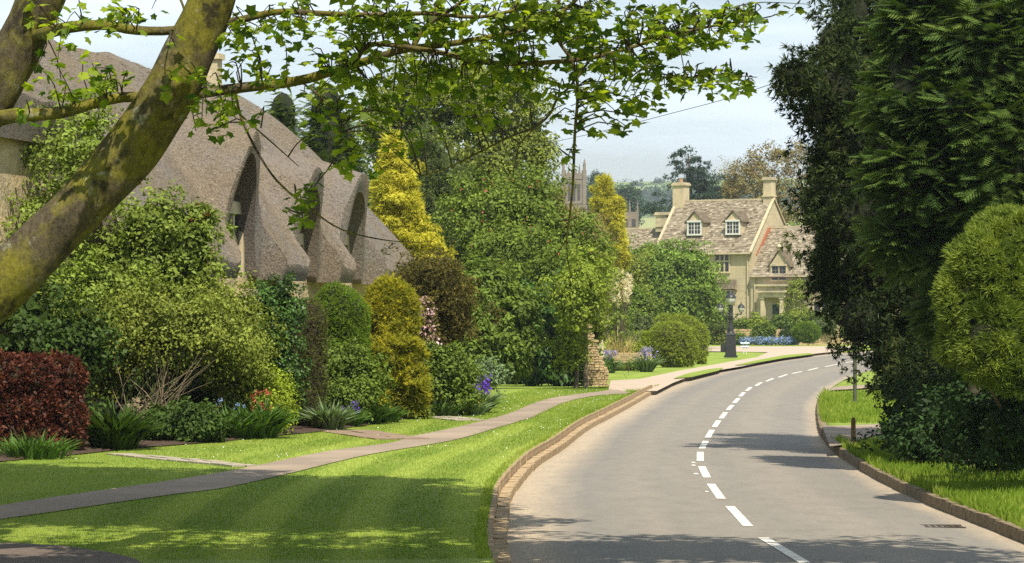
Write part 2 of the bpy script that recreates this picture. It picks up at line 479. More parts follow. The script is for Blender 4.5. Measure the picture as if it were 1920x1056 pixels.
# ------------------------------------------------------------------ land
def zl(Y): return 0.24-0.15*np.clip((Y-93)/16, 0, 1)
def land_noise(x, y): return 0.025*np.sin(x*0.9+1.3)*np.sin(y*0.31)+0.02*np.sin(x*0.37-y*0.23)
def left_z(x, y):
    d = LX(y)-x
    bank = 0.30*np.clip((d-7)/8, 0, 1)*np.clip((y-70)/30, 0, 1)*np.clip((150-y)/30, 0, 1)
    return zl(y)+land_noise(x, y)*np.clip(d/2, 0, 1)+bank
def right_z(x, y):
    d = x-RX(y)
    return 0.13+0.10*np.clip(d/3, 0, 1)+land_noise(x, y)*np.clip(d/2, 0, 1)
KW = 0.215                                  # width of the stepped kerb
def stripe(x, y):
    """mowing stripes following the kerb: the sheen of the leaning cut is put into the colour"""
    d = LX(y)-x
    return np.tanh(3*np.sin(2*np.pi*(d+0.25*np.sin(y*0.11))/1.15))*np.clip((6.0-d)/2, 0, 1)*np.clip((75-y)/10, 0.25, 1)*0.5+0.5
mb = MB(); rows = []
for Y in np.concatenate([np.linspace(-28, 20, 14), np.linspace(22, 120, 110), np.linspace(122, 330, 70)]):
    e = LX(Y)-(KW if Y < 107 else 0.14)
    ds = np.concatenate([[0, 0.0], np.linspace(0.1, 7, 47), np.geomspace(7.5, 70, 16)])
    r = [(e-d, Y, left_z(e-d, Y)) for d in ds]; r[0] = (e, Y, -0.12)
    rows.append(r)
mb.grid(rows)
me = mb.mesh('verge_left', True)
co = np.zeros(len(me.vertices)*3); me.vertices.foreach_get('co', co); co = co.reshape(-1, 3)
at = me.attributes.new('stripe', 'FLOAT', 'POINT'); at.data.foreach_set('value', stripe(co[:, 0], co[:, 1]).astype(np.float32))
verge_left = tag(obj('verge_left', me, M_GRASS), kind='structure')
mb = MB(); rows = []
for Y in np.concatenate([np.linspace(-28, 20, 14), np.linspace(22, 150, 120), np.linspace(152, 330, 40)]):
    e = RX(Y)+0.16
    ds = np.concatenate([[0, 0.0], np.geomspace(0.25, 70, 26)])
    r = [(e+d, Y, right_z(e+d, Y)) for d in ds]; r[0] = (e, Y, -0.12)
    rows.append(r)
mb.grid(rows)
tag(mb.build('verge_right', M_GRASS, smooth=True), kind='structure')

# wide country to the horizon: level by the village, a long hill behind the church
def hill(x, y):
    s = np.clip((y-1300)/1500, 0, 1); s = s*s*(3-2*s)
    h = 104+10*np.sin(x*0.0021+0.6)+5*np.sin(x*0.006+1.0)+0.035*np.clip(x-100, 0, 3000)*0.6
    return s*h-0.35-6*np.clip((y-330)/400, 0, 1)*(1-s)
xs = np.concatenate([np.linspace(-4200, -450, 16), np.linspace(-400, 700, 56), np.linspace(760, 4200, 16)])
ys = np.concatenate([np.linspace(-300, 330, 12), np.linspace(380, 1200, 14), np.linspace(1250, 3100, 50), np.linspace(3200, 3640, 4)])
mb = MB(); mb.grid([[(x, y, hill(x, y)) for x in xs] for y in ys])
m, t, o = nmat('hill_fields')
v = coords(t, (0.0042, 0.0016, 0.0), 'Object')
vo = nd(t, 'ShaderNodeTexVoronoi', Scale=1.0); t.links.new(v, vo.inputs['Vector'])
sep = nd(t, 'ShaderNodeSeparateColor'); t.links.new(vo.outputs['Color'], sep.inputs[0])
col = ramp(t, sep.outputs[0], [(0.0, (0.09, 0.15, 0.035)), (0.35, (0.17, 0.24, 0.05)), (0.55, (0.10, 0.13, 0.05)), (0.75, (0.26, 0.27, 0.08)), (1.0, (0.07, 0.11, 0.04))])
finish(t, o, col, 0.95)
M_HILL = m
tag(mb.build('ground', M_HILL, smooth=True), kind='structure')

# path across the left lawn: a strip between its two measured edges
PU = [(-200,977), (0,949), (135,930), (281,908), (443,879), (550,858), (618,846), (734,829), (768,817), (871,798.6), (939,780), (1000,757), (1030,746), (1070,738), (1120,731), (1150,722)]
PL = [(-200,1002), (0,974), (169,952), (312.5,931), (417,915.5), (500,896), (666,858), (775,837), (870,819), (948,798.6), (1000,782), (1007,778), (1053,757.7), (1085,747), (1130,740), (1190,735)]
PUw = np.array([G(x, y, 0.25) for x, y in PU]); PLw = np.array([G(x, y, 0.25) for x, y in PL])
def pux(Y): return np.interp(Y, PUw[:, 1], PUw[:, 0])
def plx(Y): return np.interp(Y, PLw[:, 1], PLw[:, 0])
mb = MB(); rows = []
A = spline(PUw, 90); B = spline(PLw, 90)
for a, b in zip(A, B):
    rows.append([(p[0], p[1], left_z(p[0], p[1])+0.012) for p in (a+(b-a)*u for u in np.linspace(0, 1, 6))])
mb.grid(rows)
tag(mb.build('path', M_PATH, smooth=True), kind='structure')

def sheet(name, px, z, mat, dz, zf=None):
    """flat piece of paving or turf from its corner pixels"""
    pts = [G(x, y, z) for x, y in px]
    m = MB(); m.poly([(p[0], p[1], (zf(p[0], p[1]) if zf else z)+dz) for p in pts])
    o = m.build(name, mat)
    return tag(o, kind='structure')
# far pavement, driveway mouth, side road
sheet('pavement', [(1140,737), (1232,736), (1263,720), (1300,706), (1352,695.5), (1388,689.5), (1430,681), (1470,673.5), (1530,664.6), (1600,657), (1600,650.5), (1320,651), (1320,660), (1440,662), (1420,671), (1330,687), (1275,697), (1200,713), (1145,716)], 0.09, M_PAVE, 0.05)
# planks of turf between pavement and road
sheet('turf_strip', [(1262,712), (1290,702), (1330,694), (1356,691.5), (1348,697), (1296,709.5)], 0.12, M_GRASS, 0.05)
sheet('turf_strip', [(1376,687), (1420,677), (1470,667.5), (1518,663.5), (1527,665.5), (1470,673), (1400,685.5)], 0.12, M_GRASS, 0.05)
# dark tarmac crossing at the lower left, and the crossing on the right verge
sheet('crossing', [(-300,1018), (40,1024), (120,1029), (200,1040), (250,1052), (300,1080), (-300,1080)], 0.27, noisy('old_dark_tarmac', (0.075, 0.055, 0.042), (0.15, 0.115, 0.09), 16, 0.9, 0.4, 0.02), 0.03)
sheet('crossing', [(1541,803), (1600,801.5), (1700,797), (1900,790), (1900,800), (1700,812), (1640,820), (1590,838), (1556,842)], 0.15, M_PATH, 0.05)
sheet('crossing', [(1564,728), (1640,723), (1700,722), (1700,731), (1620,731), (1555,735)], 0.15, M_PATH, 0.05)

# flagged garden paths leading off the main path, flag by flag
def flags(name, a, b, w, n, mat):
    root = tag(empty(name, G(*a, 0.25)), kind='structure')
    p, q = G(*a, 0.25), G(*b, 0.25)
    d = (q-p); Ln = np.linalg.norm(d); d = d/Ln; s = np.array([-d[1], d[0], 0])
    for i in range(n):
        for j in range(2):
            u0, u1 = Ln*i/n+0.02, Ln*(i+1)/n-0.02
            v0, v1 = -w/2+j*w/2+0.015, -w/2+(j+1)*w/2-0.015
            c = p+d*(u0+u1)/2
            z = left_z(c[0], c[1])+random.uniform(0.018, 0.035)
            m = MB(); o = p+d*u0+s*v0; o[2] = z-0.1
            m.box(o, d*(u1-u0), s*(v1-v0), (0, 0, 0.1)); m.build('flagstone', mat, root)
M_FLAG = noisy('grey_flagstone', (0.24, 0.20, 0.15), (0.40, 0.34, 0.26), 8, 0.9, 0.4, 0.02, c3=(0.18, 0.17, 0.10), sc3=1.5)
flags('garden_path', (222,847), (462,873), 0.5, 12, M_FLAG)
flags('garden_path', (640,806), (756,822), 1.1, 7, noisy('brown_flagstone', (0.17, 0.115, 0.08), (0.28, 0.20, 0.14), 8, 0.9, 0.4, 0.02))
flags('garden_path', (800,782), (885,790), 0.8, 6, M_FLAG)

# ------------------------------------------------------------------ kerbs, stone by stone
def arc(P):
    return np.concatenate([[0], np.cumsum(np.linalg.norm(np.diff(P, axis=0), axis=1))])
def stone_mesh(name, l, w, h, seed):
    r = np.random.default_rng(seed); m = MB()
    m.box((0, 0, 0), (l, 0, 0), (0, w, 0), (0, 0, h))
    m.v = [tuple(np.array(p)+r.normal(0, 0.005, 3)) for p in m.v]
    return m.mesh(name)
def kerb(name, edge, y0, y1, side, off, w, h, z0, step, mat, part):
    root = tag(empty(name, (float(np.interp(y0, edge[:, 1], edge[:, 0])), y0, 0)), kind='structure')
    meshes = [stone_mesh(part, step-0.012, w, h, 5+k) for k in range(6)]
    for me_ in meshes: me_.materials.append(mat)
    seg = edge[(edge[:, 1] > y0-3) & (edge[:, 1] < y1+3)]
    s = arc(seg); i = 0
    t = np.interp(y0, seg[:, 1], s); tend = np.interp(y1, seg[:, 1], s)
    while t < tend:
        p = np.array([np.interp(t, s, seg[:, 0]), np.interp(t, s, seg[:, 1])]); q = np.array([np.interp(t+step, s, seg[:, 0]), np.interp(t+step, s, seg[:, 1])])
        d = (q-p)/np.linalg.norm(q-p)
        o = bpy.data.objects.new(part, meshes[i % 6]); COL.objects.link(o)
        nrm = np.array([-d[1], d[0]])*side
        base = p+nrm*off if side > 0 else p+nrm*(off+w)
        o.location = (float(base[0]), float(base[1]), z0+random.uniform(-0.004, 0.004))
        o.rotation_euler = (random.gauss(0, 0.012), random.gauss(0, 0.005), math.atan2(d[1], d[0])+random.gauss(0, 0.005))
        put(o, root); t += step; i += 1
kerb('kerb_left', LEFT_S, 31, 107.3, 1, 0.0, 0.155, 0.235, -0.115, 0.5, M_KERB, 'kerb_stone')
kerb('edging_left', LEFT_S, 31, 107.3, 1, 0.158, 0.062, 0.385, -0.14, 0.31, M_KERB, 'edging_stone')
kerb('kerb_far', LEFT_S, 124, 150, 1, 0.0, 0.16, 0.24, -0.12, 0.6, M_KERB, 'kerb_stone')
kerb('kerb_bend', LEFT_S, 161, 212, 1, 0.0, 0.16, 0.24, -0.12, 0.7, M_KERB, 'kerb_stone')
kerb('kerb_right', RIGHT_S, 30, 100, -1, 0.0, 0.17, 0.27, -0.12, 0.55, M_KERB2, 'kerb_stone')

# ------------------------------------------------------------------ grass blades
M_BLADE = leafmat('grass_blade', [(0, (0.085, 0.150, 0.015)), (0.5, (0.185, 0.265, 0.030)), (1, (0.38, 0.40, 0.10))], 0.4, 0.0)
BEDX = np.array([G(x, y, 0.3)[:2] for x, y in ((-120,868), (0,858), (120,846), (240,833), (420,822), (580,806), (640,798), (740,786), (830,772), (905,765), (960,735), (1010,722), (1090,716), (1140,716))])
def bed_x(Y): return np.interp(Y, BEDX[:, 1], BEDX[:, 0])
def blades(name, y0, y1, n, side, xr, h, label_kind='stuff', seed=3):
    r = np.random.default_rng(seed)
    u = r.random(n); Y = 1/(1/y0+(1/y1-1/y0)*u)        # denser near the lens
    if side < 0:
        e = LX(Y)-np.where(Y < 107, KW, 0.14)-0.01; lo = np.maximum(bed_x(Y)-0.3, -Y*0.175)
        X = lo+(e-lo)*r.random(n)
        keep = ~((X > pux(Y)+0.05+r.normal(0, 0.05, n)) & (X < plx(Y)-0.05+r.normal(0, 0.05, n)))
        zf = left_z
    else:
        e = RX(Y)+0.10; X = e+xr*r.random(n)**1.3; keep = X < Y*0.168
        sel = (Y > 62) & (Y < 75) & (X < 10) & (Y < 74-(X-6.2)*1.2)
        keep &= ~sel
        zf = right_z
    X, Y = X[keep], Y[keep]
    Z = zf(X, Y)
    P = np.stack([X, Y, Z-0.01], 1); n = len(P)
    T = np.stack([r.normal(0, 0.5, n), r.normal(0, 0.5, n), np.ones(n)], 1)
    N = np.stack([r.normal(0, 1, n), -np.abs(r.normal(0, 1, n)), np.zeros(n)], 1)
    big = np.sin(X*1.7+np.sin(Y*0.5)*1.5)*0.10+np.sin(X*0.6+Y*0.15)*0.08
    edge = np.where(np.abs(np.abs(X-e[keep])) < 0.12, 1.7, 1.0)
    S = h*r.uniform(0.5, 1.4, n)*(1+Y/90)*edge
    o = leaves(name, P, N, S, (T_BLADE[0]*np.array([1, 2.8, 1]), T_BLADE[1]), M_BLADE, None, T=T, rnd=0.5+big+r.normal(0, 0.2, n)+(0.36*(stripe(X, Y)-0.5) if side < 0 else 0))
    tag(o, kind='stuff')
    return o
tag(blades('lawn_grass', 31, 112, 270000, -1, 0, 0.022), 'short mown grass of the lawn left of the road', 'grass')
tag(blades('verge_grass', 33, 100, 90000, 1, 5.5, 0.055, seed=8), 'longer grass on the verge right of the road', 'grass')

# daisies scattered over the far half of the lawn
r = np.random.default_rng(21); n = 330
Y = r.uniform(52, 104, n); X = bed_x(Y)+(LX(Y)-KW-bed_x(Y))*r.random(n)
k = ~((X > pux(Y)-0.05) & (X < plx(Y)+0.05)) & (np.sin(X*1.3)*np.sin(Y*0.4) > -0.2); X, Y = X[k], Y[k]
T_DAISY = (np.array([(math.cos(a), math.sin(a), 0) for a in np.linspace(0, 6.283, 7)[:-1]])*0.5, np.array([(0, 1, 2, 3, 4, 5)]))
m, t, o = nmat('white_daisy'); finish(t, o, (0.78, 0.78, 0.72), 0.8)
tag(leaves('daisies', np.stack([X, Y, left_z(X, Y)+0.035], 1), np.tile([0, -0.5, 1.0], (len(X), 1))+r.normal(0, .2, (len(X), 3)), r.uniform(0.012, 0.022, len(X)), T_DAISY, m, None), 'tiny white daisies dotted over the lawn', 'flowers', kind='stuff')
# gully grate by the right kerb
gp_ = G(1768, 988, 0.01); gd = empty('drain_grate', gp_, 'flat iron drain grate in the road by the right kerb', 'drain')
mb = MB(); 
for i in range(6): mb.cbox(gp_+np.array([-0.2+i*0.08, 0, 0.004]), (0.045, 0.42, 0.012))
for q in (-0.22, 0.22): mb.cbox(gp_+np.array([0, q, 0.005]), (0.5, 0.04, 0.016))
mb.build('bars', noisy('rusty_iron', (0.03, 0.022, 0.017), (0.07, 0.05, 0.035), 12, 0.7, 0.3, 0.004), gd)
mb = MB(); mb.cbox(gp_+np.array([0, 0, -0.001]), (0.5, 0.44, 0.006)); mb.build('well', M_DARK, gd)
# ------------------------------------------------------------------ thatched cottage
def thatch_mat():
    m, t, o = nmat('weathered_thatch')
    v = coords(t)
    f = noise(t, coords(t, (1, 1, 0.45)), 26, 6, 0.75)
    g = noise(t, v, 7.0, 5, 0.7)
    big = noise(t, v, 0.55, 5, 0.6)
    col = ramp(t, f, [(0.28, (0.095, 0.075, 0.052)), (0.5, (0.215, 0.172, 0.122)), (0.72, (0.35, 0.29, 0.215))])
    col = mixc(t, ramp(t, big, [(0.42, (0,0,0)), (0.66, (0.75,0.75,0.75))]), col, ramp(t, f, [(0.3, (0.14, 0.125, 0.118)), (0.7, (0.29, 0.265, 0.245))]))
    col = mixc(t, ramp(t, g, [(0.55, (0,0,0)), (0.8, (0.5,0.5,0.5))]), col, (0.10, 0.075, 0.055))
    ad = nd(t, 'ShaderNodeMath', operation='ADD'); t.links.new(f, ad.inputs[0]); t.links.new(g, ad.inputs[1])
    finish(t, o, col, 0.95, bump(t, ad.outputs[0], 0.9, 0.09), 0.1)
    return m
def ashlar(name, c1, c2, c3, cs=(1.0, 1.0, 1.0), sx=0.55, sy=0.22):
    """coursed stone: face colour changes from stone to stone"""
    m, t, o = nmat(name)
    v = coords(t)
    sep = nd(t, 'ShaderNodeSeparateXYZ'); t.links.new(v, sep.inputs[0])
    ad = nd(t, 'ShaderNodeMath', operation='ADD'); t.links.new(sep.outputs[0], ad.inputs[0]); t.links.new(sep.outputs[1], ad.inputs[1])
    cb = nd(t, 'ShaderNodeCombineXYZ'); t.links.new(ad.outputs[0], cb.inputs[0]); t.links.new(sep.outputs[2], cb.inputs[1])
    b = nd(t, 'ShaderNodeTexBrick', Scale=1.0); b.inputs['Brick Width'].default_value = sx; b.inputs['Row Height'].default_value = sy
    b.inputs['Mortar Size'].default_value = 0.012; b.inputs['Color1'].default_value = (*c1, 1); b.inputs['Color2'].default_value = (*c2, 1); b.inputs['Mortar'].default_value = (*[x*0.72 for x in c1], 1)
    b.inputs['Bias'].default_value = 0.0
    t.links.new(cb.outputs[0], b.inputs['Vector'])
    n1 = noise(t, v, 1.1, 6, 0.65); n2 = noise(t, v, 14, 5, 0.7)
    col = mixc(t, ramp(t, n1, [(0.42, (0,0,0)), (0.68, (0.9,0.9,0.9))]), b.outputs['Color'], c3)
    col = mixc(t, 0.35, col, ramp(t, n2, [(0.3, tuple(x*0.6 for x in c1)), (0.7, tuple(min(1, x*1.2) for x in c2))]))
    finish(t, o, col, 0.9, bump(t, n2, 0.5, 0.03), 0.15)
    return m
M_THATCH = thatch_mat()
M_STONE = ashlar('honey_stone', (0.43, 0.345, 0.215), (0.54, 0.45, 0.295), (0.33, 0.275, 0.195))
M_RUB = noisy('cottage_rubble', (0.40, 0.30, 0.165), (0.60, 0.47, 0.28), 4.5, 0.9, 0.9, 0.06, c3=(0.36, 0.29, 0.19), sc3=1.1)
M_TRIM = noisy('dressed_stone', (0.44, 0.355, 0.22), (0.54, 0.45, 0.29), 3, 0.85, 0.3, 0.01, c3=(0.36, 0.305, 0.215), sc3=0.9)
m, t, o = nmat('window_glass'); finish(t, o, (0.018, 0.021, 0.024), 0.08, None, 0.6); M_GLASS = m
M_WHITE = noisy('white_casement', (0.52, 0.51, 0.46), (0.64, 0.63, 0.58), 8, 0.6, 0.1, 0.003)
M_CREAM = noisy('cream_timber', (0.50, 0.40, 0.22), (0.60, 0.49, 0.28), 6, 0.7, 0.2, 0.006)
M_LEAD = noisy('dull_lead', (0.10, 0.10, 0.10), (0.18, 0.18, 0.17), 6, 0.6, 0.2, 0.005)

CP0 = np.array([-6.7, 75.0, 0.0]); CD = unit(np.array([0.182, 0.983, 0.0])); CN = np.array([CD[1], -CD[0], 0.0])
def cw(u, p, z): return CP0+CD*u+CN*p+np.array([0, 0, z])
RIDGE_P, RIDGE_Z, SK_P, EAVE = -4.3, 9.25, 0.85, 3.85
DORM = [(0.3, 2.05, 6.9, 1.55), (6.4, 1.75, 6.3, 2.2), (11.4, 1.75, 6.4, 2.5)]     # u, half width, apex, roundness
def sstep(x, a, b):
    s = np.clip((x-a)/(b-a), 0, 1); return s*s*(3-2*s)
def smax(a, b, k):
    h = np.clip(0.5+0.5*(a-b)/k, 0, 1); return b*(1-h)+a*h+k*h*(1-h)
def smin(a, b, k): return -smax(-a, -b, k)
def eave(u): return EAVE+2.45*(1-sstep(u, -12.2, -10.2))
def skp(u): return SK_P-0.55*(1-sstep(u, -12.5, -10.0))
def arch(u):
    """outer line of the dormer hoods at u, and how far up a hood it is (0..1)"""
    best, h = -9.0, 0.0
    for (k, w, zt, e) in DORM:
        d = abs(u-k)/w
        if d < 1.6:
            z = zt-(zt-EAVE)*d**e
            if z > best: best, h = z, np.clip((z-EAVE)/(zt-EAVE), 0, 1)
    return best, h
def inner(u):
    for (k, w, zt, e) in DORM:
        wi = w-0.36
        d = abs(u-k)/wi
        if d < 1: return (zt-0.5)-(zt-0.5-2.9)*d**(e+0.5)
    return -9
def hip(u): 
    t_ = np.clip((u-12.4)/6.3, 0, 1.05); return 9.6-6.3*t_**1.9
def roof_z(u, p, pf, a):
    t_ = (p-RIDGE_P)/(SK_P-RIDGE_P)
    zm = RIDGE_Z-(RIDGE_Z-eave(u))*(t_-0.10*math.sin(math.pi*min(t_, 1.0)))
    zm -= 0.25*math.exp(-((p-RIDGE_P)/0.35)**2)*0.6
    if a > 0: zm = smax(zm, a+0.30*(pf-p), 0.5)
    zm = smin(zm, hip(u), 0.5)
    return zm+0.05*math.sin(u*1.1+p*0.8)+0.03*math.sin(u*2.7-p*1.9)
us = [-19.0]
while us[-1] < 18.75:
    u = us[-1]; near = min(abs(abs(u-k)-w*0.75) for k, w, _, _ in DORM)
    us.append(u+(0.045 if near < 0.75 else 0.14))
top, back = MB(), None
cols = []
for u in us:
    a, h = arch(u)
    pf = skp(u)-0.50*sstep(h, 0.0, 0.30)+0.30*sstep(h, 0.45, 1.0)
    c = []
    for s in np.linspace(-0.9, 0, 7)[:-1]:                # back slope
        p = RIDGE_P+s*5.2; c.append(cw(u, p, min(RIDGE_Z+s*5.6, hip(u)-0.05)))
    for s in np.linspace(0, 1, 56)**0.9:
        p = RIDGE_P+(pf-RIDGE_P)*s
        z = roof_z(u, p, pf, a)
        c.append(cw(u, p, z))
    zt = z; zb = max(min(eave(u), hip(u))-0.42, inner(u)); zb = min(zb, zt-0.2)
    for k in np.linspace(0.12, 1, 7):                     # rounded edge of the thatch
        c.append(cw(u, pf+0.02*math.sin(math.pi*min(k*1.1, 1))-0.10*k, zt+(zb-zt)*k))
    for k in (0.1, 0.3, 0.6, 1.0):                        # underside, back to the wall
        c.append(cw(u, pf-0.10-(pf+0.20)*k, zb+0.05*k))
    cols.append(c)
nt_, ne_ = 62, 7
top.grid([c[:nt_] for c in cols])
edge_ = MB(); edge_.grid([c[nt_-1:nt_+ne_] for c in cols])
soff_ = MB(); soff_.grid([c[nt_+ne_-1:] for c in cols])
cot = empty('thatched_cottage', cw(0, -4, 0), 'stone cottage with a deep wavy thatched roof over arched dormers', 'cottage')
th_ = top.build('thatched_roof', M_THATCH, cot, smooth=True)
edge_.build('cut_edge', M_THATCH, th_, smooth=True); soff_.build('underside', M_THATCH, th_, smooth=True)
# loose straw lying down the slope
rg = np.random.default_rng(31); A_ = np.array(cols)[:, 6:nt_]
i_ = rg.integers(0, A_.shape[0]-1, 120000); j_ = rg.integers(0, A_.shape[1]-1, 120000)
p00, p10, p01 = A_[i_, j_], A_[i_+1, j_], A_[i_, j_+1]
ar = np.linalg.norm(np.cross(p10-p00, p01-p00), axis=1); kp = rg.random(len(ar)) < ar/np.percentile(ar, 97)
p00, p10, p01 = p00[kp], p10[kp], p01[kp]; n_ = len(p00)
dn = unit(p01-p00); nn_ = unit(np.cross(p10-p00, p01-p00)); nn_ = np.where((nn_ @ CN)[:, None] < 0, -nn_, nn_)
pp_ = p00+(p10-p00)*rg.random((n_, 1))+(p01-p00)*rg.random((n_, 1))-nn_*0.008
T_ = dn+nn_*rg.uniform(0.04, 0.20, (n_, 1))+rg.normal(0, 0.16, (n_, 3))
M_STRAW = leafmat('straw', [(0, (0.088, 0.070, 0.049)), (0.5, (0.208, 0.168, 0.121)), (1, (0.37, 0.31, 0.235))], 0.05, 0.0)
leaves('loose_straw', pp_, nn_+rg.normal(0, 0.35, (n_, 3)), rg.uniform(0.06, 0.14, n_), (T_BLADE[0]*np.array([1, 2.0, 1]), T_BLADE[1]), M_STRAW, th_, T=T_, rnd=rg.normal(0.5, 0.22, n_)+0.12*np.sin(pp_[:, 1]*1.7+pp_[:, 2]), kind='stuff')
# walls
mb = MB()
uu = np.linspace(-18.8, 18.3, 60)
mb.grid([[cw(u, 0.0, z) for z in (-0.1, 1.7, 3.55 if u > -11.3 else 6.1)] for u in uu])
mb.grid([[cw(18.3, p, z) for z in (-0.1, 3.2)] for p in (0, -8.6)])
mb.grid([[cw(u, -8.6, z) for z in (-0.1, 3.6)] for u in (18.3, -18.8)])
mb.grid([[cw(-18.8, p, z) for z in (-0.1, 3.6, 6.0)] for p in (-8.6, -4.3, 0)])
mb.build('wall', M_RUB, cot)
mb = MB(); mb.poly([cw(-18.75, p, z) for p, z in ((-8.6, 3.6), (0.2, 6.0), (-4.3, 9.1))]); mb.build('gable_wall', M_STONE, cot)
# dormer fronts under the hoods, with mullioned windows
for (k, w, zt, e) in DORM:
    w2 = w-0.30
    mb = MB(); us_ = np.linspace(-w2, w2, 17)
    mb.grid([[cw(k+q, -0.15, 2.9), cw(k+q, -0.15, max(3.0, (zt-0.25)-(zt-3.2)*abs(q/w2)**(e+0.3)))] for q in us_])
    dm = mb.build('dormer_front', M_TRIM, cot)
    zl_, zs = zt-1.75, 3.05
    fr = MB()
    ww = w2*0.74
    fr.box(cw(k-ww-0.14, -0.14, zl_), CD*(2*ww+0.28), CN*0.13, (0, 0, 0.13))         # drip mould
    fr.box(cw(k-ww-0.05, -0.14, zl_-0.16), CD*(2*ww+0.10), CN*0.13, (0, 0, 0.158))
    fr.box(cw(k-ww-0.08, -0.14, zs-0.12), CD*(2*ww+0.16), CN*0.20, (0, 0, 0.12))     # sill
    for q in (-ww, -ww/3, ww/3, ww):
        fr.box(cw(k+q-0.06, -0.14, zs), CD*0.12, CN*0.13, (0, 0, zl_-0.16-zs))
    f = fr.build('window', M_TRIM, cot)
    for i in range(3):
        for j in range(2):
            hz = (zl_-0.16-zs)/2
            pn = MB(); pn.box(cw(k-ww+i*2*ww/3+0.075, -0.135, zs+j*hz+0.02), CD*(2*ww/3-0.15), CN*0.02, (0, 0, hz-0.04))
            pn.build('pane', M_GLASS, f)
# ground floor windows half hidden by the planting, pilaster beside the first dormer
for uc in (-5.5, 3.4, 9.2):
    fr = MB()
    fr.box(cw(uc-0.75, 0.005, 2.35), CD*1.5, CN*0.1, (0, 0, 0.16)); fr.box(cw(uc-0.75, 0.005, 1.05), CD*1.5, CN*0.12, (0, 0, 0.12))
    for q in (-0.70, -0.06, 0.58): fr.box(cw(uc+q, 0.005, 1.17), CD*0.12, CN*0.09, (0, 0, 1.18))
    f = fr.build('window', M_TRIM, cot)
    for i in range(2):
        pn = MB(); pn.box(cw(uc-0.57+i*0.64, 0.003, 1.18), CD*0.5, CN*0.02, (0, 0, 1.16)); pn.build('pane', M_GLASS, f)
mb = MB(); mb.box(cw(0.9, 0.0, -0.1), CD*0.55, CN*0.42, (0, 0, 3.3)); mb.build('buttress', M_STONE, cot)
# chimneys
for (uc, pc, zc, w_) in ((14.2, -4.4, 9.75, 0.5), (-11.2, -5.4, 11.0, 1.0)):
    mb = MB(); mb.box(cw(uc-w_/2, pc-w_/2, 7.5), CD*w_, CN*w_, (0, 0, zc-7.5)); ch = mb.build('chimney', M_STONE, cot)
    mb = MB(); mb.box(cw(uc-w_/2-0.07, pc-w_/2-0.07, zc), CD*(w_+0.14), CN*(w_+0.14), (0, 0, 0.16)); mb.build('cap', M_TRIM, ch)

# ------------------------------------------------------------------ stone manor house
HY = 290.0; TH = math.radians(34)
HE = np.array([math.cos(TH), -math.sin(TH), 0]); HN = np.array([-math.sin(TH), -math.cos(TH), 0])
HC = np.array([(1410-960)*HY/F, HY, 0.0])
def hw(a, b, z): return HC+HE*a+HN*b+np.array([0, 0, z])
def hz(y): return CH+(HOR-y)*HY/F
def ha(x, b=0.0): return ((x-1410)*HY/F-HN[0]*b)/HE[0]
HB = 1.3
m, t, o = nmat('stone_slates')
oi = nd(t, 'ShaderNodeAttribute'); oi.attribute_name = 'rnd'
col = ramp(t, oi.outputs['Fac'], [(0, (0.10, 0.078, 0.052)), (0.5, (0.215, 0.175, 0.120)), (1, (0.38, 0.33, 0.245))])
v = coords(t); col = mixc(t, ramp(t, noise(t, v, 3.0, 6, 0.7), [(0.45, (0,0,0)), (0.7, (0.6,0.6,0.6))]), col, (0.28, 0.245, 0.175))
finish(t, o, col, 0.92, bump(t, noise(t, v, 12), 0.5, 0.03), 0.12); M_SLATE = m
house = empty('manor_house', hw(0, -4, HB), 'honey stone manor house with steep stone-slated roofs behind the low garden wall', 'house')
def slates(name, a0, a1, b0, z0, b1, z1, parent, fa=0.36, seed=2, skew=None):
    """slope laid with stone slates in diminishing courses"""
    r = np.random.default_rng(seed); mb = MB(); rnd = []
    Ls_ = math.hypot(b1-b0, z1-z0); s = 0.0; k = 0
    db, dz = (b1-b0)/Ls_, (z1-z0)/Ls_
    up = HN*db+np.array([0, 0, dz]); nr = HN*dz-np.array([0, 0, db]); nr = nr if nr[2] > 0 else -nr
    while s < Ls_:
        c = 0.30-0.15*s/Ls_
        a = a0-r.uniform(0, fa)
        while a < a1:
            w_ = fa*r.uniform(0.6, 1.35)*(1-0.35*s/Ls_)
            lo, hi_ = max(a, a0), min(a+w_, a1)
            if hi_-lo > 0.05:
                th = r.uniform(0.035, 0.07)
                mb.box(hw(lo+0.008, b0, z0)+up*(s-r.uniform(0, 0.04))+nr*(0.02+r.uniform(0, 0.02)), HE*(hi_-lo-0.016), up*(c+0.07)-nr*0.03, nr*th)
                rnd.append(np.clip(r.normal(0.5, 0.22), 0, 1))
            a += w_
        s += c; k += 1
    me = mb.mesh(name); at_ = me.attributes.new('rnd', 'FLOAT', 'FACE'); at_.data.foreach_set('value', np.repeat(rnd, 6).astype(np.float32))
    o_ = obj(name, me, M_SLATE, parent); o_['kind'] = 'stuff'
    return o_
def slab(pts, th, name, mat, parent):
    mb = MB(); n_ = unit(np.cross(pts[1]-pts[0], pts[2]-pts[0])); q = [p-n_*th for p in pts]
    mb.poly(pts); mb.poly(q[::-1])
    for i in range(len(pts)):
        j = (i+1) % len(pts); mb.poly([pts[j], pts[i], q[i], q[j]])
    return mb.build(name, mat, parent)
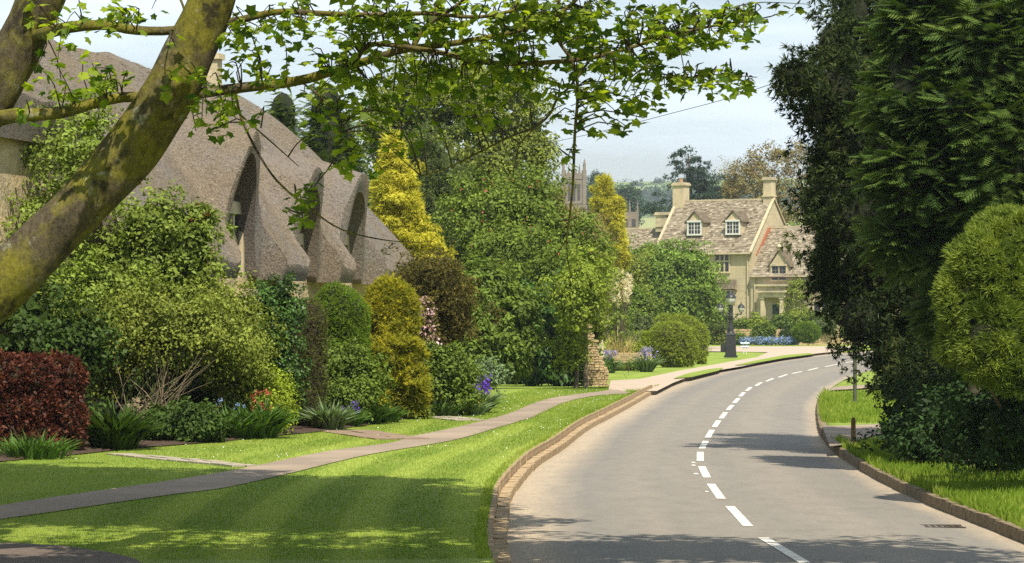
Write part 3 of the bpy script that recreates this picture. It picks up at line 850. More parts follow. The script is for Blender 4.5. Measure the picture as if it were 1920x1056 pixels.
def block(a0, a1, b0, b1, ze_, zr, name_suffix, left_gable=True):
    """walls, two gables and a slated roof"""
    bm_ = (b0+b1)/2
    mb = MB()
    mb.grid([[hw(a, b0, z) for z in (HB-1, ze_)] for a in (a0, a1)])
    mb.grid([[hw(a, b1, z) for z in (HB-1, ze_)] for a in (a1, a0)])
    mb.poly([hw(a1, b0, HB-1), hw(a1, b1, HB-1), hw(a1, b1, ze_), hw(a1, bm_, zr-0.1), hw(a1, b0, ze_)])
    mb.poly([hw(a0, b1, HB-1), hw(a0, b0, HB-1), hw(a0, b0, ze_), hw(a0, bm_, zr-0.1), hw(a0, b1, ze_)])
    mb.build('wall', M_STONE, house)
    ov = 0.28; sl = (zr-ze_)/(b0-bm_)
    rf = slab([hw(a0, b0+ov, ze_-sl*ov+0.02), hw(a1, b0+ov, ze_-sl*ov+0.02), hw(a1, bm_, zr), hw(a0, bm_, zr)], 0.10, 'roof', M_SLATE, house)
    slab([hw(a1, b1-ov, ze_-sl*ov), hw(a0, b1-ov, ze_-sl*ov), hw(a0, bm_, zr-0.02), hw(a1, bm_, zr-0.02)], 0.10, 'roof', M_SLATE, house)
    slates('slates', a0, a1, b0+ov, ze_-sl*ov, bm_, zr, rf, seed=int(abs(a0)*7)+3)
    mb = MB(); mb.box(hw(a0, bm_-0.14, zr-0.02), HE*(a1-a0), HN*0.28, (0, 0, 0.14)); mb.build('ridge', M_TRIM, rf)
    return rf, sl
ROOF, SL = block(-10.3, 0.0, 0.0, -8.0, hz(470), hz(372), 'main')
WROOF, WSL = block(0.02, 15.0, 0.25, -7.4, hz(514), hz(426), 'wing')
LROOF, LSL = block(-24.0, -10.32, -0.6, -7.0, 6.6, hz(424), 'left')
def coping(a, b0, z0, b1, z1, w_=0.28):
    mb = MB(); d = hw(a, b1, z1)-hw(a, b0, z0)
    mb.box(hw(a-w_/2, b0, z0+0.06), HE*w_, d, (0, 0, 0.14)); mb.build('coping', M_TRIM, house)
coping(0.0, 0.30, hz(470)-0.25, -4.0, hz(372)); coping(0.0, -8.3, hz(470)-0.25, -4.0, hz(372))
coping(-10.3, 0.30, hz(470)-0.25, -4.0, hz(372))
def window(a0, a1, z0, z1, lights, rows_, b, parent, trim=M_TRIM, mull=0.13, proud=0.09, bars=0):
    """mullioned window, each light its own pane"""
    fr = MB(); e_ = 0.14
    fr.box(hw(a0-e_, b+0.004, z1), HE*(a1-a0+2*e_), HN*(proud+0.06), (0, 0, 0.17))
    fr.box(hw(a0-e_, b+0.004, z0-0.15), HE*(a1-a0+2*e_), HN*(proud+0.05), (0, 0, 0.15))
    fr.box(hw(a0-e_, b+0.004, z0), HE*e_, HN*proud, (0, 0, z1-z0)); fr.box(hw(a1, b+0.004, z0), HE*e_, HN*proud, (0, 0, z1-z0))
    lw = (a1-a0)/lights
    for i in range(1, lights): fr.box(hw(a0+i*lw-mull/2, b+0.004, z0), HE*mull, HN*(proud-0.01), (0, 0, z1-z0))
    for j in range(1, rows_): fr.box(hw(a0, b+0.004, z0+(z1-z0)*j/rows_-mull/2+0.1), HE*(a1-a0), HN*(proud-0.02), (0, 0, mull))
    f = fr.build('window', trim, parent)
    for i in range(lights):
        for j in range(rows_):
            zA, zB = z0+(z1-z0)*j/rows_, z0+(z1-z0)*(j+1)/rows_
            mb = MB(); mb.box(hw(a0+i*lw+0.02, b+0.006, zA), HE*(lw-0.04), HN*0.02, (0, 0, zB-zA)); pn = mb.build('pane', M_GLASS, f)
            if bars:
                br = MB()
                br.box(hw(a0+(i+0.5)*lw-0.02, b+0.028, zA), HE*0.04, HN*0.015, (0, 0, zB-zA))
                for q in range(1, bars): br.box(hw(a0+i*lw+0.03, b+0.028, zA+(zB-zA)*q/bars), HE*(lw-0.06), HN*0.014, (0, 0, 0.035))
                br.build('glazing_bar', trim if trim is M_WHITE else M_LEAD, f)
    return f
window(ha(1345), ha(1369), hz(509), hz(474), 3, 2, 0.0, house)
window(ha(1350), ha(1377), hz(600), hz(546), 2, 2, 0.0, house, bars=2)
window(ha(1262), ha(1288), hz(600), hz(550), 2, 2, 0.0, house)
window(ha(1262), ha(1288), hz(509), hz(478), 2, 2, 0.0, house)
window(ha(1522), ha(1560), hz(600), hz(566), 3, 1, 0.25, house, bars=3)
# pent hood over the ground floor window
mb = MB(); a0, a1 = ha(1340), ha(1384); mb.poly([hw(a0, 0.5, hz(542)), hw(a1, 0.5, hz(542)), hw(a1-0.1, 0.005, hz(524)), hw(a0+0.1, 0.005, hz(524))]); mb.poly([hw(a0, 0.5, hz(542)), hw(a1, 0.5, hz(542)), hw(a1, 0.005, hz(545)), hw(a0, 0.005, hz(545))]); mb.build('window_hood', M_SLATE, house)
# two roof dormers with white casements
def dormer(ac, w_, zs, zt, zap, b_front, depth, wallm, winm, finial=False, proud=0.0):
    bf = b_front
    d = empty('dormer', hw(ac, bf, zs)); put(d, house)
    mb = MB()
    mb.poly([hw(ac-w_, bf, zs), hw(ac+w_, bf, zs), hw(ac+w_, bf, zt), hw(ac, bf, zap), hw(ac-w_, bf, zt)])
    for s_ in (-1, 1): mb.poly([hw(ac+s_*w_, bf, zs), hw(ac+s_*w_, bf-depth, zs), hw(ac+s_*w_, bf-depth, zt), hw(ac+s_*w_, bf, zt)])
    mb.build('dormer_wall', wallm, d)
    for s_ in (-1, 1):
        g = 0.16; sl_ = (zap-zt)/w_
        slab([hw(ac+s_*(w_+g), bf+0.12, zt-sl_*g+0.05), hw(ac, bf+0.12, zap+0.08), hw(ac, bf-depth-1.2, zap+0.08), hw(ac+s_*(w_+g), bf-depth, zt-sl_*g+0.05)][::s_], 0.09, 'dormer_roof', M_SLATE, d)
    window(ac-w_*0.72, ac+w_*0.72, zs+0.18, zt-0.02, 2, 1, bf, d, winm, mull=0.09, proud=0.07, bars=3)
    if finial:
        mb = MB(); mb.lathe(hw(ac, bf, zap), [(0.09, 0), (0.09, 0.22), (0.2, 0.36), (0.2, 0.46), (0.07, 0.60), (0.0, 0.8)], 8); mb.build('finial', M_TRIM, d)
for xx in (1307, 1377):
    zs = hz(440)
    dormer(ha(xx, -0.9), 0.86, zs, hz(414), hz(396), -0.95, 1.5, M_TRIM, M_WHITE)
for xx, fi in ((1458, True), (1541, True)):
    dormer(ha(xx, 0.27), 1.0, hz(529), hz(499), hz(472), 0.30, 2.2, M_STONE, M_TRIM, fi)
# porch
pa0, pa1 = ha(1423, 1.3), ha(1466, 1.3)
pr = empty('porch', hw((pa0+pa1)/2, 0.8, HB)); put(pr, house)
mb = MB(); mb.box(hw(pa0-0.1, 0.26, hz(558)), HE*(pa1-pa0+0.2), HN*1.35, (0, 0, hz(549)-hz(558))); mb.build('lintel', M_TRIM, pr)
mb = MB(); mb.box(hw(pa0-0.25, 0.26, hz(549)), HE*(pa1-pa0+0.5), HN*1.52, (0, 0, 0.16)); mb.box(hw(pa0-0.1, 0.26, hz(549)+0.16), HE*(pa1-pa0+0.2), HN*1.3, (0, 0, 0.40)); mb.box(hw(pa0-0.28, 0.26, hz(549)+0.56), HE*(pa1-pa0+0.56), HN*1.55, (0, 0, 0.18)); mb.build('cornice', M_TRIM, pr)
for a_ in (pa0+0.1, pa1-0.45):
    mb = MB(); mb.box(hw(a_, 1.15, HB), HE*0.36, HN*0.36, (0, 0, hz(561)-HB)); mb.box(hw(a_-0.06, 1.09, hz(561)), HE*0.48, HN*0.48, (0, 0, 0.14)); mb.build('column', M_TRIM, pr)
mb = MB(); mb.box(hw((pa0+pa1)/2-0.6, 0.26, HB), HE*1.2, HN*0.05, (0, 0, 2.2)); dr = mb.build('door', noisy('dark_green_door', (0.02, 0.04, 0.03), (0.035, 0.06, 0.045), 8, 0.5, 0.1, 0.005), pr)
mb = MB(); mb.lathe(hw((pa0+pa1)/2+0.45, 0.33, HB+1.0), [(0.0, -0.05), (0.05, 0), (0.0, 0.05)], 6); mb.build('handle', M_LEAD, dr)
# chimneys
def chimney(a, b, z0, z1, wa, wb, cap=0.35):
    mb = MB(); mb.box(hw(a-wa/2, b-wb/2, z0), HE*wa, HN*wb, (0, 0, z1-z0)); c = mb.build('chimney', M_TRIM, house)
    mb = MB(); mb.box(hw(a-wa/2-0.12, b-wb/2-0.12, z1), HE*(wa+0.24), HN*(wb+0.24), (0, 0, 0.16)); mb.box(hw(a-wa/2-0.04, b-wb/2-0.04, z1+0.16), HE*(wa+0.08), HN*(wb+0.08), (0, 0, 0.12)); mb.build('cap', M_TRIM, c)
    mb = MB(); mb.box(hw(a-wa/2-0.1, b-wb/2-0.1, z0+(z1-z0)*0.30), HE*(wa+0.2), HN*(wb+0.2), (0, 0, 0.12)); mb.build('band', M_TRIM, c)
    return c
c_ = chimney(-9.9, -4.0, hz(408), hz(341), 1.15, 1.1)
mb = MB(); mb.lathe(hw(-9.9, -4.0, hz(341)+0.28), [(0.22, 0), (0.18, 0.3), (0.2, 0.42), (0.12, 0.42)], 8); mb.build('chimney_pot', noisy('clay_pot', (0.25, 0.15, 0.08), (0.35, 0.22, 0.12), 6), c_)
chimney(-0.45, -4.0, hz(380), hz(335), 0.85, 0.8)
chimney(-11.4, -3.4, hz(430), hz(398), 1.1, 1.2)
# red brick scar up the gable, drain pipes
mb = MB(); r = np.random.default_rng(4); bb = -0.55
for k in range(30):
    z_ = hz(478)+k*0.085
    bL = -0.35-(z_-hz(485))/WSL*1.0; 
    for q in range(1+k//11): mb.box(hw(0.012, bL-0.28-q*0.26, z_), HE*0.03, HN*0.235, (0, 0, 0.07))
o_ = mb.build('brick_patch', noisy('red_brick', (0.42, 0.13, 0.06), (0.55, 0.20, 0.10), 7, 0.9, 0.3, 0.01), house); o_['kind'] = 'stuff'
for a_, b_, z_ in ((-0.4, 0.10, hz(472)), (0.5, 0.35, hz(517)), (5.2, 0.35, hz(517))):
    mb = MB(); mb.tube([hw(a_-0.15, b_+0.2, z_), hw(a_, b_+0.05, z_-0.35), hw(a_, b_+0.02, HB)], 0.05, 6); mb.build('drain_pipe', M_TRIM, house)
for (a0, a1, b, z) in ((-10.3, 0, 0.32, hz(470)-0.32), (0.3, 1.6, 0.56, hz(514)-0.3), (3.9, 6.2, 0.56, hz(514)-0.3)):
    mb = MB(); mb.box(hw(a0, b, z), HE*(a1-a0), HN*0.11, (0, 0, 0.10)); mb.build('gutter', M_TRIM, house)

# terrace and garden wall in front of the house
mb = MB(); X0, X1 = 15.2, 60.0
mb.grid([[(x, y, 1.28) for x in (X0, X1)] for y in (266.2, 310)]); mb.grid([[(X0, y, z) for z in (-0.3, 1.28)] for y in (266.2, 310)])
tag(mb.build('terrace', M_GRASS), kind='structure')
SM = [stone_mesh('stone', 1.0, 1.0, 1.0, 40+k) for k in range(5)]
for k, me_ in enumerate(SM): me_.materials.append(M_COTS)
def stones(root, p, d, n_, length, hfun, w, h, depth, name='stone', jitter=0.012, seed=1):
    """dry wall laid stone by stone from p along d"""
    r = np.random.default_rng(seed); p = np.asarray(p, float); z = 0.0
    ang = math.atan2(d[1], d[0])
    while True:
        hh = h*r.uniform(0.75, 1.25); s = -r.uniform(0, w*0.5); any_ = False
        while s < length:
            ww = w*r.uniform(0.55, 1.4); lo, hi_ = max(s, 0), min(s+ww, length)
            if hi_-lo > 0.06 and z+hh*0.6 < hfun((lo+hi_)/2):
                o = bpy.data.objects.new(name, SM[int(r.integers(5))]); COL.objects.link(o)
                q = p+d*lo+n_*r.uniform(-0.02, 0.02)
                o.location = (q[0], q[1], p[2]+z); o.scale = (hi_-lo-0.014, depth, hh-0.012)
                o.rotation_euler = (0, r.normal(0, 0.02), ang+r.normal(0, 0.012)); put(o, root); any_ = True
            s += ww
        z += hh
        if not any_: break
gw = empty('garden_wall', (22, 266, 0), 'low dry stone garden wall in front of the manor house', 'wall')
stones(gw, (16.6, 265.8, 0.0), np.array([1.0, 0, 0]), np.array([0, -1.0, 0]), 12.5, lambda s: 1.42 if s < 12 else 1.1, 0.55, 0.15, 0.4, seed=5)

# ------------------------------------------------------------------ church and tower house beyond
M_CH = noisy('grey_gold_ashlar', (0.15, 0.118, 0.085), (0.22, 0.175, 0.128), 0.8, 0.9, 0.2, 0.05)
M_CHD = noisy('shaded_louvre', (0.04, 0.036, 0.03), (0.07, 0.06, 0.05), 2, 0.9)
ct = np.array([(1076-960)*900/F, 900.0, -6.0])
church = empty('church_tower', ct, 'tall pinnacled stone church tower rising beyond the trees', 'church')
def cb_(mb, cx, cy, z0, z1, hx, hy): mb.box(ct+np.array([cx-hx, cy-hy, z0]), (2*hx, 0, 0), (0, 2*hy, 0), (0, 0, z1-z0))
TZ = CH+(HOR-326)*900/F+6
mb = MB(); cb_(mb, 0, 0, 0, TZ, 3.1, 3.1); mb.build('tower_wall', M_CH, church)
for s_ in (-1, 1):
    for q in (-1, 1):
        mb = MB(); cb_(mb, s_*2.95, q*2.95, 0, TZ-9, 0.75, 0.75); cb_(mb, s_*2.95, q*2.95, TZ-9, TZ+0.9, 0.5, 0.5); mb.build('buttress', M_CH, church)
        mb = MB(); cb_(mb, s_*2.95, q*2.95, TZ+0.9, TZ+2.2, 0.34, 0.34); mb.lathe(ct+np.array([s_*2.95, q*2.95, TZ+2.2]), [(0.42, 0), (0.42, 0.15), (0.0, 2.0)], 6); mb.build('pinnacle', M_CH, church)
for zz in (TZ-1.6, TZ-8.5, TZ-16, TZ-24): 
    mb = MB(); cb_(mb, 0, 0, zz, zz+0.3, 3.28, 3.28); mb.build('string_course', M_CH, church)
for i in range(6):
    x_ = -2.5+i*1.0
    for q in (-3.0, 3.0):
        mb = MB(); cb_(mb, x_, q, TZ, TZ+0.9, 0.28, 0.14); mb.build('merlon', M_CH, church)
    if i in (1, 2, 4): 
        mb = MB(); mb.lathe(ct+np.array([x_, -3.0, TZ+0.9]), [(0.2, 0), (0.2, 0.8), (0.0, 2.0)], 5); mb.build('pinnacle', M_CH, church)
for q in (-1.3, 0, 1.3):
    mb = MB(); cb_(mb, q, -3.12, TZ-7.6, TZ-3.0, 0.38, 0.06); mb.build('belfry_opening', M_CHD, church)
bh = np.array([(1180-960)*650/F, 650.0, -6.0])
bld = empty('banqueting_house', bh, 'small pinnacled grey stone building between the yellow cypress and the hill', 'building')
mb = MB(); zt_ = CH+(HOR-398)*650/F+6; mb.cbox(bh+np.array([0, 0, zt_/2]), (3.6, 4, zt_)); mb.build('wall', M_CH, bld)
for s_ in (-1.6, 0, 1.6): mb = MB(); mb.lathe(bh+np.array([s_, -1.8, zt_]), [(0.25, 0), (0.2, 0.8), (0.05, 2.4)], 5); mb.build('pinnacle', M_CH, bld)
for s_ in (-0.8, 0.8): mb = MB(); mb.cbox(bh+np.array([s_, -2.02, zt_-2.2]), (0.8, 0.06, 1.5)); mb.build('window', M_CHD, bld)

# ------------------------------------------------------------------ street furniture
M_IRON = noisy('black_painted_iron', (0.012, 0.013, 0.013), (0.028, 0.029, 0.028), 6, 0.45, 0.1, 0.003, spec=0.4)
lp = G(1370, 670.5, 0.14)
lamp = empty('street_lamp', lp, 'black cast iron three-lantern street lamp on the green before the manor house', 'street lamp')
k = lp[1]/F
def lz(y): return (670.5-y)*k
mb = MB(); 
for z0, z1, w0, w1 in ((0, 0.12, 0.74, 0.74), (0.12, lz(628), 0.62, 0.50), (lz(628), lz(624), 0.56, 0.50)):
    mb.grid([[lp+np.array([sx*w/2, sy*w/2, z]) for sx, sy in ((-1,-1), (1,-1), (1,1), (-1,1))] for z, w in ((z0, w0), (z1, w1))], closed=True)
    mb.poly([lp+np.array([sx*w1/2, sy*w1/2, z1]) for sx, sy in ((-1,-1), (1,-1), (1,1), (-1,1))])
mb.build('pedestal', M_IRON, lamp)
mb = MB(); mb.cbox(lp+np.array([-0.44, 0, lz(652)]), (0.26, 0.3, 0.5)); mb.build('service_box', M_IRON, lamp)
mb = MB(); mb.lathe(lp, [(0.24, lz(624)), (0.17, lz(620)), (0.20, lz(617)), (0.12, lz(612)), (0.11, lz(596)), (0.16, lz(594)), (0.10, lz(591)), (0.085, lz(578)), (0.14, lz(576)), (0.05, lz(573))], 12); mb.build('column', M_IRON, lamp, True)
mb = MB()
for s_ in (-1, 1): mb.tube(spline([lp+np.array([s_*0.08, 0, lz(600)]), lp+np.array([s_*0.30, 0, lz(594)]), lp+np.array([s_*0.48, 0, lz(589)]), lp+np.array([s_*0.60, 0, lz(590)]), lp+np.array([s_*0.60, 0, lz(586)])], 12), 0.035, 6)
mb.build('arm', M_IRON, lamp, True)
m, t, o = nmat('lantern_glass'); finish(t, o, (0.55, 0.54, 0.50), 0.12, None, 0.6); M_LGL = m
def lantern(c, s):
    mb = MB(); mb.lathe(c, [(0.05*s, 0), (0.15*s, 0.05*s), (0.24*s, 0.26*s), (0.25*s, 0.36*s)], 10); g = mb.build('lantern', M_LGL, lamp, True)
    mb = MB(); mb.lathe(c, [(0.28*s, 0.36*s), (0.27*s, 0.42*s), (0.17*s, 0.54*s), (0.09*s, 0.60*s), (0.06*s, 0.66*s), (0.0, 0.82*s)], 10); mb.build('hood', M_IRON, g, True)
    mb = MB(); mb.lathe(c, [(0.03*s, -0.06*s), (0.09*s, -0.02*s), (0.07*s, 0.02*s)], 8)
    for i in range(5):
        a_ = i*1.2566; mb.tube([c+np.array([0.16*s*math.cos(a_), 0.16*s*math.sin(a_), 0.05*s]), c+np.array([0.257*s*math.cos(a_), 0.257*s*math.sin(a_), 0.37*s])], 0.012, 4)
    mb.build('cage', M_IRON, g)
for s_ in (-1, 1): lantern(lp+np.array([s_*0.60, 0, lz(586)]), 0.78)
lantern(lp+np.array([0, 0, lz(572)]), 1.12)
sg = G(1397, 664, 0.15)
sign = empty('notice_stand', sg, 'small pale notice board on thin legs beside the street lamp', 'sign')
for s_ in (-0.08, 0.08):
    mb = MB(); mb.tube([sg+np.array([s_, 0, 0]), sg+np.array([s_, 0, 0.65])], 0.025, 5); mb.build('leg', M_WHITE, sign)
mb = MB(); mb.box(sg+np.array([-0.26, -0.06, 0.40]), (0.52, 0, 0), (0, 0.16, 0.16), (0, -0.02, 0.03)); mb.box(sg+np.array([-0.28, -0.07, 0.62]), (0.56, 0, 0), (0, 0.2, 0.08), (0, -0.02, 0.03)); mb.build('board', noisy('pale_blue_board', (0.30, 0.36, 0.40), (0.5, 0.55, 0.58), 5), sign)
def wood(name, c1, c2): return noisy(name, c1, c2, 10, 0.9, 0.5, 0.01, stretch=(1, 1, 0.15))
pp = G(1098, 719, 0.3)
mb = MB(); mb.tube([pp+np.array([0, 0, -0.2]), pp+np.array([0.0, 0, 1.6]), pp+np.array([-0.01, 0, 2.35])], [0.085, 0.08, 0.075], 10); tag(mb.build('timber_pole', wood('weathered_pole', (0.10, 0.075, 0.05), (0.18, 0.14, 0.10)), smooth=True), 'weathered timber pole standing in the grass beside the stone buttress', 'pole')
pp = G(1603, 755, 0.2)
mb = MB(); mb.tube([pp+np.array([0, 0, -0.2]), pp+np.array([0, 0, 3.2])], 0.055, 10); mb.tube([pp+np.array([0, 0, -0.02]), pp+np.array([0, 0, 0.04])], 0.09, 10); tag(mb.build('sign_post', noisy('green_grey_post', (0.05, 0.06, 0.04), (0.09, 0.09, 0.06), 6), smooth=True), 'thin dark upright post on the green right of the road under the yew', 'post')
pp = G(1600, 830, 0.18)
mb = MB(); r_ = 0.045; z_ = 0.47
mb.lathe(pp, [(r_, -0.2), (r_, z_-0.06), (r_*1.0, z_-0.05), (r_*0.7, z_), (0.0, z_+0.01)], 10); bo = mb.build('marker_post', wood('brown_post', (0.13, 0.075, 0.035), (0.24, 0.15, 0.07)), smooth=True)
tag(bo, 'short brown wooden marker post at the corner of the right verge', 'post')

# buttress, gate pier and low walls by the timber pole
bp = G(1099, 719, 0.28)
but = empty('stone_buttress', bp, 'sloping honey stone wall end behind the timber pole', 'wall')
stones(but, bp+np.array([0.04, 0.1, -0.1]), np.array([1.0, 0.0, 0]), np.array([0, -1.0, 0]), 0.74, lambda s: 2.4-2.75*s if s > 0.03 else 2.3, 0.15, 0.085, 1.6, seed=3)
gp = W(1125, 640, 130)
pier = empty('gate_pier', (gp[0], gp[1], 0.1), 'pale dressed stone gate pier left of the pampas grass', 'gate pier')
mb = MB(); mb.cbox((gp[0], gp[1], 1.25), (0.28, 0.4, 2.4)); mb.build('shaft', M_TRIM, pier)
mb = MB(); mb.cbox((gp[0], gp[1], 2.52), (0.4, 0.5, 0.12)); mb.build('cap', M_TRIM, pier)
lw = G(1150, 694, 0.1)
lwr = empty('low_wall', lw, 'low dry stone wall between two clumps of lavender', 'wall')
stones(lwr, lw+np.array([0, 0.3, 0]), np.array([1.0, 0.0, 0]), np.array([0, -1.0, 0]), 1.75, lambda s: 0.78, 0.2, 0.085, 0.4, seed=9)
# overhead cable
mb = MB(); mb.tube(spline([W(700, 330, 150), W(1030, 268, 120), W(1250, 215, 100), W(1460, 153, 84), W(2100, -90, 60)], 40), 0.010, 5)
tag(mb.build('overhead_cable', M_IRON), 'thin overhead cable crossing the sky towards the dark yew', 'cable')
# ------------------------------------------------------------------ vegetation
def sprays(name, parent, lobes, mat, n, size, seed=1, up=0.35, tmpl=T_SPRAY, back=0.35, spread=0.35, sink=0.55, tone=0.14, inner=0.8, clump=0):
    rng = np.random.default_rng(seed)
    P, Nn = on_lobes(lobes, n, rng, inner=inner, back=back)
    m = len(P)
    if clump:          # pull sprays together into boughs
        C, Cn = on_lobes(lobes, clump, rng, inner=inner, back=back)
        d2 = ((P[:, None, :]-C[None])**2).sum(-1); j = d2.argmin(1)
        dist = np.sqrt(d2[np.arange(m), j])
        rel = dist/np.percentile(dist, 85)
        P = P-Nn*(rel**1.5*size*0.9)[:, None]
        tn = rng.normal(0.5, tone, len(C))[j]-0.10*rel+0.05
    else:
        tn = rng.normal(0.5, tone, m)
    S = size*rng.uniform(0.6, 1.3, m)
    T = Nn+np.array([0, 0, up])+rng.normal(0, spread, P.shape)
    N = np.array([0, 0, 1.0])+Nn*0.35+rng.normal(0, spread, P.shape)
    P = P-unit(T)*(S*sink)[:, None]
    return leaves(name, P, N, S, tmpl, mat, parent, T=T, rnd=tn+rng.normal(0, 0.08, m))
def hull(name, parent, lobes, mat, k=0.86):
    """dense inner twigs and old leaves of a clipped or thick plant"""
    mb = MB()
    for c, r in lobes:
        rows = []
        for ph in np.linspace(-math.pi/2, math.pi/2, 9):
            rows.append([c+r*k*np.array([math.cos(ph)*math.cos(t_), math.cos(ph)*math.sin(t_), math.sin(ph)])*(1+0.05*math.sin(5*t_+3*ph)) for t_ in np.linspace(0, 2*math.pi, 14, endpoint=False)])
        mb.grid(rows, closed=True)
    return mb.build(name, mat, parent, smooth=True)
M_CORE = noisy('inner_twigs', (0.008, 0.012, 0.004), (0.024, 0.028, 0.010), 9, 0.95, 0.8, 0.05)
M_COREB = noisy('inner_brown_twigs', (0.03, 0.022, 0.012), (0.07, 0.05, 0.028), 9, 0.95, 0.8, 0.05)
LM = {
 'lilac': leafmat('lilac_leaf', s3((0.155, 0.205, 0.030))),
 'spring': leafmat('spring_leaf', s3((0.185, 0.235, 0.026))),
 'mid': leafmat('mid_green_leaf', s3((0.110, 0.160, 0.022))),
 'deep': leafmat('deep_green_leaf', s3((0.046, 0.080, 0.014)), 0.25),
 'holly': leafmat('holly_leaf', s3((0.042, 0.085, 0.014), 0.5, 2.3), 0.2, 0.025, rough=0.4),
 'lime': leafmat('lime_leaf', s3((0.240, 0.300, 0.022))),
 'box': leafmat('clipped_leaf', s3((0.125, 0.195, 0.016)), 0.3),
 'yewtop': leafmat('clipped_yew', s3((0.235, 0.285, 0.036)), 0.25),
 'gold': leafmat('golden_cypress', [(0, (0.22, 0.21, 0.015)), (0.5, (0.52, 0.47, 0.04)), (1, (0.75, 0.68, 0.10))], 0.3),
 'fresh': leafmat('fresh_leaf', s3((0.135, 0.205, 0.030))),
 'goldball': leafmat('golden_thuja', [(0, (0.10, 0.12, 0.012)), (0.5, (0.27, 0.26, 0.02)), (1, (0.55, 0.47, 0.03))], 0.3),
 'brown': leafmat('olive_brown_leaf', [(0, (0.05, 0.045, 0.014)), (0.5, (0.12, 0.105, 0.025)), (1, (0.21, 0.17, 0.04))], 0.25),
 'brownhedge': leafmat('brown_green_hedge', [(0, (0.035, 0.036, 0.014)), (0.5, (0.090, 0.088, 0.030)), (1, (0.14, 0.175, 0.03))], 0.2),
 'red': leafmat('red_hedge_leaf', [(0, (0.030, 0.009, 0.008)), (0.5, (0.095, 0.026, 0.016)), (1, (0.24, 0.085, 0.04))], 0.35, tint=1.1),
 'olive': leafmat('olive_leaf', s3((0.165, 0.195, 0.030))),
 'grey': leafmat('grey_green_leaf', s3((0.105, 0.135, 0.042)), 0.25),
 'silver': leafmat('silver_leaf', s3((0.14, 0.20, 0.09)), 0.2),
 'cypress': leafmat('green_cypress', s3((0.075, 0.110, 0.022)), 0.22),
 'ley': leafmat('leyland_spray', [(0, (0.018, 0.038, 0.008)), (0.5, (0.062, 0.105, 0.020)), (1, (0.15, 0.21, 0.04))], 0.2),
 'yew': leafmat('dark_yew', [(0, (0.008, 0.017, 0.004)), (0.5, (0.027, 0.043, 0.010)), (1, (0.075, 0.09, 0.022))], 0.15),
 'goldbush': leafmat('gold_green_bush', [(0, (0.05, 0.080, 0.012)), (0.5, (0.145, 0.195, 0.028)), (1, (0.30, 0.34, 0.05))], 0.28),
 'chest': leafmat('chestnut_leaf', s3((0.130, 0.180, 0.024))),
 'tan': leafmat('bronze_spring_leaf', [(0, (0.10, 0.075, 0.03)), (0.5, (0.22, 0.165, 0.06)), (1, (0.26, 0.26, 0.08))], 0.35),
 'bluegreen': leafmat('cedar_needle', s3((0.045, 0.075, 0.045)), 0.15),
 'far': leafmat('far_wood', s3((0.040, 0.075, 0.026)), 0.2),
 'syc': leafmat('sycamore_leaf', [(0, (0.040, 0.090, 0.012)), (0.5, (0.155, 0.215, 0.020)), (1, (0.29, 0.35, 0.035))], 0.5, 0.01, tint=1.9),
 'strap': leafmat('strap_leaf', s3((0.070, 0.13, 0.024)), 0.3),
 'ivy': leafmat('ivy_leaf', s3((0.022, 0.045, 0.010)), 0.15),
 'purple': leafmat('purple_petal', s3((0.13, 0.055, 0.42)), 0.3),
 'blue': leafmat('blue_petal', s3((0.22, 0.31, 0.62)), 0.3),
 'pink': leafmat('pink_petal', s3((0.62, 0.36, 0.40)), 0.3),
 'redf': leafmat('red_petal', s3((0.40, 0.08, 0.06)), 0.3),
 'lav': leafmat('lavender_petal', s3((0.26, 0.22, 0.42)), 0.3),
 'yellow': leafmat('yellow_petal', s3((0.65, 0.45, 0.04)), 0.3),
 'plume': leafmat('pampas_plume', [(0, (0.55, 0.47, 0.34)), (1, (0.80, 0.74, 0.62))], 0.4),
 'straw': leafmat('straw_stem', [(0, (0.36, 0.27, 0.11)), (1, (0.60, 0.48, 0.22))], 0.3),
}
def plant(name, label, cat, base, lobes, mat, group=None, stem=0.03, stem_mat=None, **kw):
    base = np.asarray(base, float)
    root = empty(name, base, label, cat, group)
    crown('foliage', root, lobes, LM[mat], **kw)
    if stem: trunk(root, base, lobes, stem, stem_mat or M_BARK, kw.get('seed', 1), 'stem', maxl=6)
    return root
def tree(name, label, base, lobes, mat, r0=0.2, group=None, bark=None, cat='tree', **kw):
    base = np.asarray(base, float)
    root = empty(name, base, label, cat, group)
    crown('crown', root, lobes, LM[mat], **kw)
    trunk(root, base, lobes, r0, bark or M_BARK, kw.get('seed', 1))
    return root
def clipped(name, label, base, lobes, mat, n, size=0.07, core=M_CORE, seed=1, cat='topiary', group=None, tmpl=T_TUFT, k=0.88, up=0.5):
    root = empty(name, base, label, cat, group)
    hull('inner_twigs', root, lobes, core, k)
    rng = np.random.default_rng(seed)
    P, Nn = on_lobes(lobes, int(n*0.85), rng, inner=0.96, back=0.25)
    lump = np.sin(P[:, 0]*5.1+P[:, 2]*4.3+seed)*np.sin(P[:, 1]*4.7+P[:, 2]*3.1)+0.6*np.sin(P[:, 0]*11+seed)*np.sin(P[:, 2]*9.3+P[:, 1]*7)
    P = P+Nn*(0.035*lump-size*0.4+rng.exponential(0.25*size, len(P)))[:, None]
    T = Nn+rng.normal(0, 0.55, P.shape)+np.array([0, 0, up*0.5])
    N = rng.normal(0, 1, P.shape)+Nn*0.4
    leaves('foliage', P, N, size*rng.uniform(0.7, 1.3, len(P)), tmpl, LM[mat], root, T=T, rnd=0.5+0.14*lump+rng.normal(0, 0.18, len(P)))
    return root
def gz(x, y): return np.array([x, y, left_z(x, y)])
def under(x, y_px, Y, dz=0.0):
    """foot of a plant: below photo column x at distance Y"""
    X = (x-960)*Y/F
    return np.array([X, Y, left_z(X, Y)+dz])
